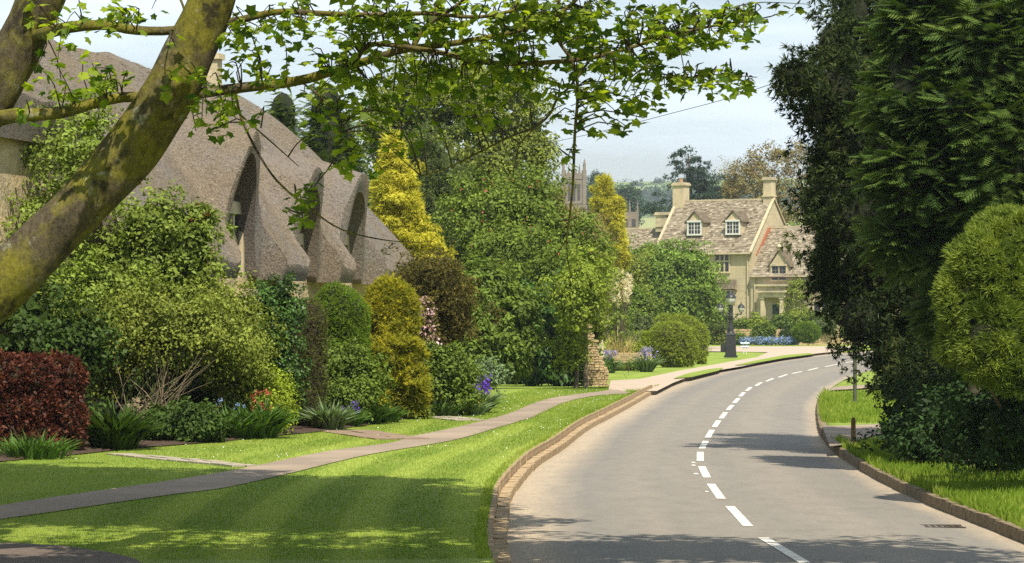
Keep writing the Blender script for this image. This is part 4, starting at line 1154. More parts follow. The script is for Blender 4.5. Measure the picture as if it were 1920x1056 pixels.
def flowers(parent, lobes, mat, n, size=0.07, seed=1, up=0.4, name='flowers'):
    rng = np.random.default_rng(seed)
    P, Nn = on_lobes(lobes, n, rng, inner=0.9, back=0.1)
    P = P+rng.normal(0, size*0.5, P.shape)
    return leaves(name, P, Nn+rng.normal(0, 0.6, P.shape), size*rng.uniform(0.7, 1.3, len(P)), T_LEAF, LM[mat], parent, kind='stuff')
def strap(name, label, base, n, h, spread, mat='strap', flower=None, nf=10, seed=1, wid=2.0, cat='plant', group=None, fs=0.09):
    """clump of arching strap leaves, perhaps with flower heads"""
    base = np.asarray(base, float); rng = np.random.default_rng(seed)
    root = empty(name, base, label, cat, group)
    P, T, S = [], [], []
    a = rng.uniform(0, 6.283, n); rr = spread*np.sqrt(rng.random(n))
    B0 = base+np.stack([rr*np.cos(a)*0.7, rr*np.sin(a)*0.7, np.zeros(n)], 1)
    d = np.stack([np.cos(a)*rr/spread*0.7+rng.normal(0, .2, n), np.sin(a)*rr/spread*0.7+rng.normal(0, .2, n), np.full(n, 1.0)], 1)
    hh = h*rng.uniform(0.6, 1.1, n)
    mid = B0+unit(d)*hh[:, None]*0.55
    d2 = unit(d*np.array([2.2, 2.2, 0.55]))
    tv = T_BLADE[0]*np.array([1, wid, 1]); 
    N = np.stack([-d[:, 1], d[:, 0], rng.normal(0, .3, n)], 1); N = np.cross(d, N)
    rnd = np.clip(rng.normal(0.5, 0.2, n), 0, 1)
    base_t = (np.array([(0, .045*wid, 0), (0, -.045*wid, 0), (1, -.04*wid, 0), (1, .04*wid, 0)]), np.array([(0, 1, 2, 3)]))
    leaves('leaf_base', B0, N, hh*0.55, base_t, LM[mat], root, T=d, rnd=rnd, kind='stuff')
    leaves('leaf_tip', mid, np.cross(d2, np.cross(N, d2)), hh*0.6, (T_BLADE[0]*np.array([1, wid*0.9, 1]), T_BLADE[1]), LM[mat], root, T=d2, rnd=rnd, kind='stuff')
    if flower:
        ff = base+np.stack([rng.normal(0, spread*0.5, nf), rng.normal(0, spread*0.4, nf), h*rng.uniform(0.75, 1.25, nf)], 1)
        ff = np.repeat(ff, 9, 0)+rng.normal(0, fs*0.45, (nf*9, 3))
        leaves('flowers', ff, rng.normal(size=ff.shape)+np.array([0, -0.5, 0.6]), fs*rng.uniform(0.6, 1.2, len(ff)), T_LEAF, LM[flower], root, kind='stuff')
    return root

# ---- big trees behind the cottage and beside the road
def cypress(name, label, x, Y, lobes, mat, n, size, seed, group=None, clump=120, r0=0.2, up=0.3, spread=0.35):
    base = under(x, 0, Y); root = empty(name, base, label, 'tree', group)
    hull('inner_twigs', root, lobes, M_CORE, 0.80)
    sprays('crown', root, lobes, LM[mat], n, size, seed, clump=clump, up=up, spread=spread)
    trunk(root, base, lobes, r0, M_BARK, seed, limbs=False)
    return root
cypress('dark_cypress', 'slim dark green cypress left of the taller cypress behind the cottage roof', 528, 128, [L(530, 215, 128, 30, 50), L(525, 300, 128, 52, 90), L(520, 420, 128, 68, 150)], 'cypress', 2200, 0.75, 3)
cypress('tall_cypress', 'tall green cypress with drooping sprays behind the end of the thatch', 625, 122, [L(612, 205, 122, 36, 55), L(618, 290, 122, 62, 95), L(625, 400, 122, 85, 130), L(640, 560, 122, 100, 170)], 'cypress', 3000, 0.8, 5, r0=0.3)
tree('broad_tree', 'large broad spring green tree rising behind the yellow cypress', under(860, 0, 145), [L(800, 185, 145, 85, 65), L(880, 175, 145, 90, 60), L(950, 205, 145, 70, 65), L(985, 260, 145, 46, 50), L(730, 230, 146, 60, 60), L(760, 300, 145, 70, 70), L(850, 300, 145, 100, 90), L(960, 310, 145, 75, 70), L(860, 420, 145, 150, 90)], 'olive', 0.35, n_cl=640, r_cl=0.62, per=80, leaf=0.17, seed=7)
tree('yew_shrub', 'grey green yew between the yellow cypress and the red-flowered tree', under(830, 0, 128), [L(800, 330, 128, 50, 80), L(830, 430, 128, 55, 100), L(850, 540, 128, 60, 100)], 'grey', 0.2, n_cl=220, r_cl=0.5, per=40, leaf=0.14, seed=9, tmpl=T_TUFT)
def golden(name, label, x, Y, lobes, n_cl, r_cl, leaf, seed, r0):
    base = under(x, 0, Y); root = empty(name, base, label, 'tree')
    crown('crown', root, lobes, LM['gold'], n_cl=n_cl, r_cl=r_cl, per=46, leaf=leaf, tmpl=T_TUFT, seed=seed, up=0.1, droop=0.9, flat=0.6)
    trunk(root, base, lobes, r0, M_TWIG, seed, limbs=False)
golden('golden_cypress', 'bright yellow golden cypress with a bare trunk showing near the cottage gable', 745, 104, [L(737, 280, 104, 12, 30), L(739, 320, 104, 24, 34), L(741, 370, 104, 42, 44), L(742, 430, 104, 58, 52), L(752, 490, 104, 76, 50), L(780, 535, 104, 74, 42), L(720, 545, 104, 64, 52), L(800, 500, 104, 34, 26)], 330, 0.26, 0.17, 11, 0.10)
# chestnut with red candles and the dark thicket under it
ch = tree('chestnut_tree', 'rounded tree with small red flower spikes among green leaves beside the footpath', under(985, 0, 122), [L(930, 420, 122, 90, 85), L(985, 415, 122, 75, 78), L(1055, 490, 122, 75, 85), L(960, 510, 120, 100, 90), L(1040, 560, 118, 85, 80), L(1090, 570, 120, 55, 70)], 'chest', 0.3, n_cl=520, r_cl=0.48, per=62, leaf=0.14, seed=13)
flowers(ch, [L(930, 420, 121, 92, 87), L(985, 415, 121, 77, 80), L(960, 510, 119, 102, 92), L(1055, 490, 121, 77, 87)], 'redf', 110, 0.13, 3)
tree('leafy_laurel', 'glossy leaved laurel hanging over the grass bank left of the timber pole', under(1055, 0, 112), [L(1045, 600, 112, 48, 70), L(1065, 665, 112, 42, 58), L(1020, 650, 113, 60, 60)], 'holly', 0.12, cat='shrub', n_cl=230, r_cl=0.36, per=50, leaf=0.17, seed=15, droop=0.8)
tree('leafy_maple', 'fresh green leafy shrub between the brown conifer and the laurel', under(910, 0, 106), [L(905, 560, 106, 58, 60), L(940, 610, 106, 60, 60), L(900, 640, 105, 42, 50), L(950, 665, 106, 40, 40)], 'mid', 0.1, cat='shrub', n_cl=300, r_cl=0.34, per=55, leaf=0.16, seed=17, droop=0.5)
tree('dark_thicket', 'dark shaded holly thicket behind the laurel and the maple shrub', under(985, 0, 118), [L(980, 640, 118, 70, 80), L(900, 650, 118, 60, 70)], 'deep', 0.1, cat='shrub', n_cl=200, r_cl=0.5, per=40, leaf=0.16, seed=18)
tree('bronze_tree', 'bronze tinted tree beside the church tower', under(1075, 0, 190), [L(1036, 380, 190, 22, 26), L(1062, 410, 190, 28, 20), L(1092, 440, 190, 38, 28), L(1090, 510, 185, 55, 70)], 'tan', 0.2, n_cl=260, r_cl=0.55, per=50, leaf=0.16, seed=19)
tree('bramble_tree', 'pale green tree hanging over the buttress behind the timber pole', under(1080, 0, 106), [L(1085, 555, 105, 40, 52), L(1098, 535, 106, 24, 58), L(1072, 640, 106, 18, 45)], 'spring', 0.1, n_cl=170, r_cl=0.36, per=50, leaf=0.12, seed=20)
golden('yellow_cypress', 'narrow yellow cypress beside the left end of the manor roof', 1140, 215, [L(1133, 352, 215, 7, 18), L(1134, 380, 215, 14, 24), L(1138, 412, 215, 20, 26), L(1142, 445, 215, 24, 28), L(1150, 475, 215, 20, 22), L(1155, 400, 215, 8, 24)], 260, 0.30, 0.26, 21, 0.12)
# green trees between the footpath and the manor
tree('garden_tree', 'rounded bright green tree covering the left half of the manor front', under(1270, 0, 235, 0.3), [L(1255, 500, 235, 60, 42), L(1215, 525, 235, 60, 45), L(1300, 530, 235, 48, 50), L(1245, 570, 234, 70, 48), L(1310, 575, 233, 36, 36), L(1190, 570, 235, 45, 45)], 'fresh', 0.3, n_cl=480, r_cl=0.7, per=62, leaf=0.22, seed=23)
tree('olive_tree', 'yellow green small tree left of the rounded garden tree', under(1165, 0, 225), [L(1160, 510, 225, 50, 45), L(1130, 540, 222, 45, 50), L(1180, 575, 222, 40, 40)], 'olive', 0.2, n_cl=240, r_cl=0.6, per=50, leaf=0.2, seed=24)
plant('ivy_bush', 'dark leafy shrub beside the pale gate pier', 'shrub', under(1205, 0, 180), [L(1200, 600, 180, 28, 35), L(1180, 560, 182, 22, 28)], 'mid', n_cl=130, r_cl=0.4, per=40, leaf=0.16, seed=25)
plant('climbing_ivy', 'bright green ivy on the sloping stone wall end', 'climber', under(1112, 0, 113), [L(1112, 585, 113, 16, 30), L(1118, 615, 114, 12, 26)], 'spring', n_cl=60, r_cl=0.2, per=40, leaf=0.1, seed=26)

# ---- distance
def sz(x, Y): return np.array([(x-960)*Y/F, Y, hill((x-960)*Y/F, Y)])
tree('cedar_tree', 'dark blue green cedar with tiered branches behind the left chimney', sz(1310, 380), [L(1302, 303, 380, 24, 5), L(1283, 320, 380, 22, 5), L(1325, 332, 380, 30, 6), L(1298, 345, 380, 34, 5), L(1350, 355, 380, 38, 7), L(1330, 372, 380, 50, 8), L(1255, 395, 380, 44, 9), L(1290, 376, 380, 34, 8), L(1290, 288, 380, 10, 5)], 'bluegreen', 0.35, n_cl=150, r_cl=0.8, per=34, leaf=0.40, tmpl=T_TUFT, seed=27, flat=0.35, fill=False)
tree('bronze_oak', 'large bronze and olive tree in young leaf behind the manor roof', sz(1470, 350), [L(1460, 330, 350, 55, 50), L(1420, 345, 350, 45, 40), L(1500, 330, 350, 50, 50), L(1400, 365, 350, 40, 28), L(1470, 380, 350, 70, 40)], 'tan', 0.4, n_cl=420, r_cl=1.0, per=50, leaf=0.28, seed=28, fill=False)
tree('bare_tree', 'thin half-bare tree left of the large bronze tree', sz(1380, 400), [L(1385, 340, 400, 32, 32), L(1365, 325, 400, 22, 18)], 'tan', 0.3, n_cl=90, r_cl=1.2, per=22, leaf=0.22, seed=29, fill=False)
tree('grey_poplar', 'hazy grey green tree right of the church tower', sz(1116, 960), [L(1116, 348, 960, 9, 20), L(1113, 388, 960, 11, 26)], 'far', 0.5, n_cl=200, r_cl=1.3, per=40, leaf=0.5, seed=30)
tree('hazy_ash', 'hazy round green tree right of the yellow cypress tip', sz(1178, 800), [L(1176, 372, 800, 15, 20), L(1180, 395, 800, 20, 22)], 'far', 0.5, n_cl=200, r_cl=1.4, per=40, leaf=0.5, seed=31)
for k, (x, y, Y, rx, rz, lab) in enumerate(((1190, 352, 2500, 13, 8, 'broad hazy tree clump on the hill skyline'), (1236, 345, 2550, 8, 6, 'small round hazy tree on the hill skyline'), (1215, 352, 2520, 9, 4, 'low hazy bushes on the skyline between the two hill trees'))):
    tree('skyline_tree', lab, sz(x, Y), [L(x, y, Y, rx, rz), L(x-rx*0.5, y+rz*0.4, Y, rx*0.7, rz*0.7)], 'far', 0.6, n_cl=70, r_cl=1.6, per=30, leaf=1.1, seed=40+k)
# woods on the slope and in the valley: one mass each
def wood_mass(name, label, x0, x1, y, Y0, Y1, n, r, h, seed, mat='far'):
    rng = np.random.default_rng(seed); lob = []
    for i in range(n):
        Y = rng.uniform(Y0, Y1); x = rng.uniform(x0, x1); X = (x-960)*Y/F; z = hill(X, Y)
        rr = r*rng.uniform(0.7, 1.3); lob.append((np.array([X, Y, z+h*rng.uniform(0.4, 0.75)]), np.array([rr, rr, h*rng.uniform(0.4, 0.6)])))
    root = crown(name, None, lob, LM[mat], n_cl=n*20, r_cl=r*0.32, per=16, leaf=r*0.13, seed=seed, kind='stuff')
    tag(root, label, 'wood')
wood_mass('hedgerow_wood', 'blue hazy wood along the slope below the hilltop field', 900, 1700, 0, 2150, 2300, 60, 13, 11, 50)
wood_mass('valley_wood', 'dark trees in the valley between the church and the manor', 950, 1500, 0, 560, 760, 60, 6, 11, 51)
wood_mass('village_wood', 'mass of trees far behind the broad trees left of the church', 300, 1080, 0, 300, 420, 46, 5, 10, 52, 'cypress')
wood_mass('right_wood', 'trees closing the view far behind the yew on the right', 1480, 2100, 0, 320, 420, 40, 5, 12, 53, 'mid')

GS = 0.905                 # the bed lies above road level, so a little nearer than the road would be
def Lg(x, y, Y, *a): return L(x, y, Y*GS, *a)
def Wg(x, y, Y): return W(x, y, Y*GS)
def ug(x, y, Y, *a): return under(x, y, Y*GS, *a)
# ---- garden in front of the cottage, left to right
rb = ug(40, 0, 60)
hl = [Lg(x, y, 60+0.01*x, 46, 46) for x in (-100, -45, 10, 60, 108) for y in (712, 768, 815)]+[Lg(128, 706, 61, 32, 36), Lg(132, 780, 61, 30, 60)]
clipped('red_hedge', 'dark red leaved hedge at the left edge of the garden', rb, hl, 'red', 24000, 0.085, M_COREB, 60, 'hedge', tmpl=T_LEAF, k=0.80)
lc1 = tree('lilac_bush', 'tall loose lilac before the pale wall behind the leaning trunk', ug(110, 0, 68), [Lg(110, 270, 68, 80, 60), Lg(50, 330, 68, 60, 60), Lg(150, 330, 67, 60, 60), Lg(40, 420, 67, 70, 60), Lg(110, 470, 67, 70, 60), Lg(170, 250, 68, 40, 50), Lg(40, 540, 66, 70, 60), Lg(130, 570, 66, 60, 50)], 'lilac', 0.07, cat='shrub', n_cl=330, r_cl=0.33, per=36, leaf=0.10, seed=61, fill=False)
lc2 = tree('lilac_bush', 'green lilac with a few dark red buds below the leaning trunk', ug(300, 0, 71), [Lg(290, 430, 71, 60, 50), Lg(340, 470, 71, 60, 60), Lg(260, 510, 71, 80, 60), Lg(350, 540, 71, 50, 50), Lg(210, 560, 70, 70, 60), Lg(375, 405, 71, 22, 20)], 'lilac', 0.07, cat='shrub', n_cl=330, r_cl=0.30, per=50, leaf=0.095, seed=62)
flowers(lc2, [Lg(372, 402, 70.8, 18, 16), Lg(388, 480, 70.8, 12, 12)], 'redf', 40, 0.06, 4)
tw = tree('twiggy_shrub', 'arching shrub with bare pale canes and yellow green leaves on top', ug(290, 0, 68), [Lg(300, 610, 68, 110, 60), Lg(400, 630, 68, 70, 60), Lg(220, 630, 68, 80, 60), Lg(440, 680, 69, 50, 55), Lg(170, 690, 68, 50, 60)], 'olive', 0.04, cat='shrub', n_cl=330, r_cl=0.28, per=48, leaf=0.075, seed=63)
rng = np.random.default_rng(5); mb = MB()
for i in range(38):
    b_ = ug(rng.uniform(220, 340), 0, 67.2+rng.uniform(-0.3, 0.6)); e_ = Wg(rng.uniform(200, 420), rng.uniform(640, 730), 67+rng.uniform(-0.8, 0.6))
    mb.tube(spline([b_, b_*0.5+e_*0.5+np.array([rng.normal(0, .12), 0, 0.15]), e_], 6), [0.010, 0.009, 0.008, 0.007, 0.005, 0.003], 4, False)
mb.build('canes', M_TWIG, tw)['kind'] = 'stuff'
plant('yellow_shrub', 'yellow green bushy shrub right of the arching canes', 'shrub', ug(430, 0, 70), [Lg(430, 600, 70, 48, 50), Lg(450, 650, 70, 45, 50), Lg(400, 580, 70, 40, 35)], 'olive', n_cl=220, r_cl=0.25, per=50, leaf=0.07, seed=64)
plant('holly_bush', 'dark glossy holly in front of the brown clipped column', 'shrub', ug(520, 0, 71), [Lg(520, 580, 71.5, 38, 45), Lg(508, 650, 71, 36, 50), Lg(520, 720, 71, 36, 50)], 'holly', n_cl=230, r_cl=0.22, per=46, leaf=0.075, seed=65)
def column(x0, x1, y0, y1, Y, n=9):
    """clipped column as stacked lobes"""
    Y = Y*GS; k = Y/F; out = []
    for y in np.linspace(y0, y1, n):
        c = W((x0+x1)/2, y, Y); out.append((c, np.array([(x1-x0)/2*k, (x1-x0)/2*k*1.1, (y1-y0)/n*k*2.6])))
    return out
clipped('hedge_column', 'square clipped brown green hedge column beside the holly', ug(570, 0, 73), column(530, 610, 605, 760, 73.5), 'brownhedge', 9500, 0.075, M_COREB, 66, tmpl=T_TUFT)
clipped('round_topiary', 'bright green round-topped clipped column under the last dormer', ug(640, 0, 77), column(588, 690, 590, 690, 77.5, 6)+[Lg(632, 580, 77.5, 44, 48)], 'box', 14000, 0.075, M_CORE, 67, k=0.86)
clipped('golden_ball', 'golden yellow clipped thuja ball at the end of the thatch', ug(733, 0, 80), [Lg(733, 582, 80, 52, 56), Lg(740, 610, 80, 46, 32)], 'goldball', 6500, 0.11, M_COREB, 68, up=1.6, tmpl=T_TUFT)
plant('golden_thuja', 'gold and bronze thuja under the clipped golden ball', 'shrub', ug(742, 0, 79), [Lg(728, 690, 79, 34, 46), Lg(752, 678, 79, 32, 38), Lg(765, 730, 79, 28, 44), Lg(720, 730, 79, 24, 34)], 'goldball', n_cl=190, r_cl=0.17, per=24, leaf=0.15, tmpl=T_TUFT, seed=69, up=0.9, droop=-1.4)
plant('green_shrub', 'mid green leafy shrub below the round-topped column', 'shrub', ug(650, 0, 76), [Lg(640, 700, 76, 45, 45), Lg(672, 720, 76, 40, 48), Lg(650, 750, 75.5, 45, 30)], 'mid', n_cl=260, r_cl=0.22, per=46, leaf=0.075, seed=70)
plant('brown_conifer', 'olive brown feathery conifer right of the golden ball', 'shrub', ug(825, 0, 90), [Lg(815, 540, 90, 50, 50), Lg(840, 590, 90, 42, 50), Lg(815, 640, 90, 40, 45), Lg(785, 520, 91, 30, 30)], 'brown', n_cl=230, r_cl=0.3, per=30, leaf=0.12, tmpl=T_TUFT, seed=71)
pc = plant('pink_clematis', 'pink flowering clematis between the golden ball and the brown conifer', 'climber', ug(797, 0, 87), [Lg(795, 590, 87, 16, 30), Lg(800, 640, 87, 18, 26)], 'brown', n_cl=60, r_cl=0.2, per=24, leaf=0.08, seed=72)
flowers(pc, [Lg(795, 590, 86.8, 17, 32), Lg(801, 640, 86.8, 18, 26)], 'pink', 260, 0.085, 5)
plant('peony_bush', 'round leafy green bush behind the purple irises', 'shrub', ug(832, 0, 82), [Lg(828, 700, 82, 48, 40), Lg(850, 730, 82, 40, 40), Lg(808, 735, 82, 30, 36)], 'mid', n_cl=270, r_cl=0.22, per=46, leaf=0.09, seed=73)
plant('box_bush', 'small lime green rounded bush before the holly', 'shrub', ug(495, 0, 69.5), [Lg(492, 745, 69.5, 42, 38), Lg(515, 775, 69.5, 30, 32)], 'lime', n_cl=200, r_cl=0.18, per=50, leaf=0.055, seed=74)
plant('dark_mound', 'low dark green leafy mound at the edge of the lawn', 'plant', ug(345, 0, 65.5), [Lg(345, 798, 65.5, 58, 28), Lg(385, 805, 65.3, 30, 22), Lg(300, 805, 65.5, 30, 22)], 'deep', n_cl=220, r_cl=0.17, per=40, leaf=0.085, seed=75)
strap('day_lily', 'dark strap leaved clump beside the red hedge', ug(215, 0, 62.5), 420, 0.85, 0.5, 'deep', seed=76)
strap('day_lily', 'small strap leaved clump at the foot of the red hedge', ug(60, 0, 58.5), 240, 0.45, 0.9, 'strap', seed=77)
strap('bluebell_patch', 'leafy clump with a few blue bells right of the dark mound', ug(440, 0, 67), 360, 0.62, 0.45, 'strap', 'blue', 5, 78, fs=0.05)
strap('red_tulips', 'strap leaved clump with small red flowers before the lime bush', ug(490, 0, 67.5), 300, 0.75, 0.35, 'strap', 'redf', 9, 79, fs=0.06)
strap('pale_iris', 'pale green iris leaves at the corner of the brown flagged path', ug(618, 0, 72.5), 280, 0.62, 0.35, 'silver', seed=80)
strap('salmon_lily', 'clump with salmon flowers behind the pale iris leaves', ug(690, 0, 76), 240, 0.6, 0.35, 'strap', 'pink', 8, 81, fs=0.06)
strap('dark_hyacinth', 'small plant with dark blue flower spikes at the lawn edge', ug(660, 0, 74.5), 160, 0.42, 0.22, 'strap', 'purple', 5, 82, fs=0.07)
strap('yellow_daisy', 'low leaves with tiny orange flowers under the golden thuja', ug(722, 0, 77), 260, 0.45, 0.4, 'strap', 'yellow', 6, 83, fs=0.05)
plant('spurge_plant', 'small bright green leafy plant before the golden thuja', 'plant', ug(778, 0, 79.3), [Lg(778, 770, 79.3, 22, 22), Lg(768, 785, 79.2, 18, 14)], 'spring', n_cl=70, r_cl=0.14, per=36, leaf=0.08, seed=84, stem=0.012)
strap('purple_iris', 'purple flowering iris clump at the end of the border', ug(900, 0, 85), 300, 0.62, 0.28, 'silver', 'purple', 16, 85, fs=0.11)
plant('catmint', 'soft grey blue catmint behind the purple irises', 'plant', ug(915, 0, 89), [Lg(915, 705, 89, 28, 16), Lg(895, 695, 89, 16, 14)], 'silver', n_cl=80, r_cl=0.2, per=36, leaf=0.07, seed=86, stem=0.01)
strap('blue_grass', 'grey green leaves hanging at the end of the border', ug(880, 0, 83), 260, 0.42, 0.5, 'silver', 'yellow', 4, 87, fs=0.06)
strap('fern_clump', 'dark fern-like leaves under the round leafy bush', ug(820, 0, 81), 260, 0.4, 0.6, 'deep', seed=88)
plant('fill_shrub', 'shaded shrub filling the bed behind the lime bush', 'shrub', ug(560, 0, 79), [Lg(470, 640, 79, 60, 60), Lg(580, 690, 80, 60, 90), Lg(700, 660, 86, 70, 80), Lg(470, 740, 76, 60, 60)], 'deep', n_cl=300, r_cl=0.3, per=34, leaf=0.11, seed=89)
plant('fill_shrub', 'shaded undergrowth behind the bare canes and the red hedge', 'shrub', ug(200, 0, 67), [Lg(30, 620, 65, 90, 70), Lg(120, 640, 66, 80, 60), Lg(230, 690, 71, 100, 70), Lg(90, 720, 66, 80, 70), Lg(360, 720, 72, 70, 60)], 'deep', n_cl=330, r_cl=0.32, per=34, leaf=0.11, seed=90)
# soil under the planting
mb = MB(); rows = []
for Y in np.linspace(48, 79.5, 40):
    e = bed_x(Y); rows.append([(e-d, Y, left_z(e-d, Y)+0.02+0.03*(d > 0)) for d in (-0.05, 0.4, 1.2, 3, 7)])
mb.grid(rows); tag(mb.build('flower_bed', M_SOIL, smooth=True), kind='structure')

# ---- border by the low wall and the topiary
strapk = dict(wid=1.2)
lav1 = strap('lavender', 'lavender clump left of the low stone wall', G(1140, 700, 0.12), 320, 0.75, 0.35, 'silver', 'lav', 26, 91, fs=0.10, **strapk)
strap('lavender', 'lavender clump between the low wall and the clipped yew', G(1212, 697, 0.12), 320, 0.85, 0.4, 'silver', 'lav', 26, 92, fs=0.10, **strapk)
plant('low_herbs', 'low green leaves at the foot of the low stone wall', 'plant', G(1178, 698, 0.12), [L(1165, 690, 142, 20, 9), L(1195, 690, 142, 22, 9)], 'mid', n_cl=70, r_cl=0.14, per=36, leaf=0.07, seed=93, stem=0.01)
plant('lime_groundcover', 'lime green ground cover on top of the low stone wall', 'plant', G(1180, 690, 0.5), [L(1172, 652, 152, 22, 12), L(1150, 645, 154, 16, 12), L(1195, 655, 152, 18, 10)], 'lime', n_cl=80, r_cl=0.2, per=40, leaf=0.07, seed=94, stem=0.01)
plant('silver_bush', 'grey leaved bush under the pampas grass', 'shrub', G(1165, 690, 0.2), [L(1150, 625, 156, 18, 20), L(1170, 635, 157, 22, 20), L(1205, 610, 162, 22, 18)], 'grey', n_cl=110, r_cl=0.25, per=40, leaf=0.09, seed=95)
clipped('low_hedge', 'low clipped lime green hedge left of the clipped yew', G(1205, 682, 0.2), [L(1195, 640, 160, 26, 17), L(1215, 640, 160, 22, 18)], 'lime', 2600, 0.12, M_CORE, 96, 'hedge')
yl = [L(1262, 648, 153, 40, 42), L(1258, 630, 153, 38, 26), L(1275, 655, 153, 33, 36), L(1245, 655, 153, 24, 30)]
clipped('clipped_yew', 'barrel shaped clipped yew in front of the arching one', G(1262, 692, 0.12), yl, 'yewtop', 8500, 0.13, M_COREB, 97)
yl2 = [L(1248, 615, 163, 26, 25), L(1275, 619, 163, 40, 28), L(1302, 634, 163, 26, 30), L(1314, 652, 163, 12, 35)]
clipped('arching_yew', 'arching clipped yew with a brown drooping end behind the barrel shaped one', G(1280, 686, 0.12), yl2, 'yewtop', 7000, 0.13, M_COREB, 98)
# pampas grass
M_PLUME = noisy('cream_plume', (0.62, 0.55, 0.43), (0.80, 0.74, 0.62), 14, 0.95, 0.6, 0.03, stretch=(1, 1, 0.3))
pb = G(1160, 690, 0.15); rng = np.random.default_rng(8)
pamp = empty('pampas_grass', W(1160, 672, 150)*np.array([1, 1, 0])+np.array([0, 0, 0.2]), 'pampas grass with tall straw stems and cream plumes', 'grass')
pb = np.array(pamp.location); mb = MB()
for i in range(22):
    tx = rng.uniform(1146, 1184); ty = rng.uniform(537, 566)
    tip = W(tx, ty, 150+rng.uniform(-0.4, 0.4)); bs = pb+np.array([(tx-1163)*0.010+rng.normal(0, .05), rng.normal(0, .15), 0])
    q = spline([bs, bs*0.4+tip*0.6, tip], 6); st = MB(); st.tube(q, 0.014, 4, False); st.build('stem', noisy('straw', (0.45, 0.34, 0.15), (0.6, 0.48, 0.24), 5) if i == 0 else bpy.data.materials['straw'], pamp)
    if i % 2 == 0:
        n = 260; s = rng.random(n); c = tip+np.array([0, 0, -0.25])+np.outer(s*0.95, np.array([(tx-1163)*0.003, 0, 1.0]))
        rad = 0.19*np.sin(np.pi*np.clip(s*0.85+0.1, 0, 1))**0.7
        d = unit(rng.normal(size=(n, 3))*np.array([1, 1, .2]))
        pm = MB(); pm.tube(spline([tip+np.array([0, 0, -0.25]), tip+np.array([(tx-1163)*0.0015, 0, 0.25]), tip+np.array([(tx-1163)*0.003, 0, 0.72])], 7), [0.03, 0.085, 0.11, 0.11, 0.09, 0.06, 0.01], 7); pm.build('plume', M_PLUME, pamp, True)
        leaves('plume', c+d*rad[:, None]*0.5, rng.normal(size=(n, 3)), 0.24, (T_BLADE[0]*np.array([1, 3.0, 1]), T_BLADE[1]), LM['plume'], pamp, T=d*0.5+np.array([0, 0, 1.0]), rnd=rng.random(n))
n = 500; a = rng.uniform(0, 6.28, n); d = np.stack([np.cos(a)*.35, np.sin(a)*.35, np.ones(n)], 1)
leaves('leaf_clump', pb+rng.normal(0, 0.12, (n, 3))*np.array([1, 1, 0]), rng.normal(size=(n, 3)), rng.uniform(0.7, 1.9, n), (T_BLADE[0]*np.array([1, 0.35, 1]), T_BLADE[1]), LM['straw'], pamp, T=d, kind='stuff')

# ---- planting round the manor
def tz(x, Y, z=1.28): return np.array([(x-960)*Y/F, Y, z])
for k, (x, y, Y, rx, rz, mt, lab) in enumerate((
    (1345, 605, 262, 22, 18, 'grey', 'grey green shrub at the left end of the garden wall'),
    (1385, 612, 267, 16, 10, 'mid', 'green perennial on the garden wall behind the street lamp'),
    (1418, 608, 268, 20, 13, 'spring', 'pale green perennial beside the porch steps'),
    (1425, 625, 264.8, 12, 14, 'mid', 'plant trailing over the garden wall left of the porch'),
    (1442, 628, 264.6, 10, 15, 'mid', 'plant trailing over the garden wall below the porch'),
    (1470, 605, 268, 18, 14, 'mid', 'leafy plant on the terrace right of the porch'),
    (1480, 628, 264.6, 14, 14, 'deep', 'dark plant trailing over the garden wall beside the round bush'),
    (1500, 600, 270, 22, 13, 'spring', 'light green shrub under the climbing rose'),
    (1525, 598, 270, 22, 14, 'mid', 'green shrub under the right hand manor window'),
    (1550, 612, 266, 18, 13, 'grey', 'grey mauve catmint on the right end of the garden wall'),
    (1352, 635, 262, 14, 11, 'olive', 'low yellow green plant at the foot of the garden wall'),
    (1385, 638, 262, 12, 8, 'mid', 'low green plant left of the blue flowers'))):
    plant('border_plant', lab, 'plant', tz(x, Y, 0.1 if y > 620 else 1.28), [L(x, y, Y, rx, rz), L(x-rx*0.4, y+2, Y, rx*0.7, rz*0.8)], mt, group='plants along the manor garden wall', n_cl=60, r_cl=0.32, per=34, leaf=0.16, seed=110+k, stem=0.015)
fm = empty('forget_me_nots', tz(1443, 261, 0.1), 'strip of pale blue flowers at the foot of the garden wall', 'flowers')
fl = [L(x, 639, 261, 14, 5, 1.5) for x in (1402, 1424, 1446, 1468, 1486)]
crown('foliage', fm, fl, LM['grey'], n_cl=60, r_cl=0.2, per=24, leaf=0.10, seed=130)
flowers(fm, [(c, r*1.08) for c, r in fl], 'blue', 2400, 0.13, 6)
clipped('round_box', 'round dark green clipped bush at the right end of the blue flowers', tz(1512, 260, 0.1), [L(1512, 623, 260, 25, 18), L(1512, 630, 260, 23, 12)], 'box', 3800, 0.17, M_CORE, 131)
cl = empty('climbing_rose', hw(4.9, 0.5, HB), 'climbing rose on the manor wall right of the porch', 'climber')
crown('foliage', cl, [(hw(ha(1495), 0.55, hz(545)), np.array([0.95, 0.5, 0.9])), (hw(ha(1505), 0.55, hz(540)), np.array([0.8, 0.4, 0.7])), (hw(ha(1490), 0.5, hz(572)), np.array([1.1, 0.5, 1.2])), (hw(ha(1475), 0.5, hz(580)), np.array([0.6, 0.4, 1.0]))], LM['spring'], n_cl=110, r_cl=0.35, per=32, leaf=0.16, seed=132, fill=False)
mb = MB()
for q in (-0.5, 0.1, 0.6): mb.tube([hw(ha(1490)+q, 0.4, HB), hw(ha(1490)+q*1.5, 0.42, hz(575)), hw(ha(1495)+q, 0.42, hz(545))], [0.03, 0.025, 0.015], 5)
mb.build('stem', M_TWIG, cl)
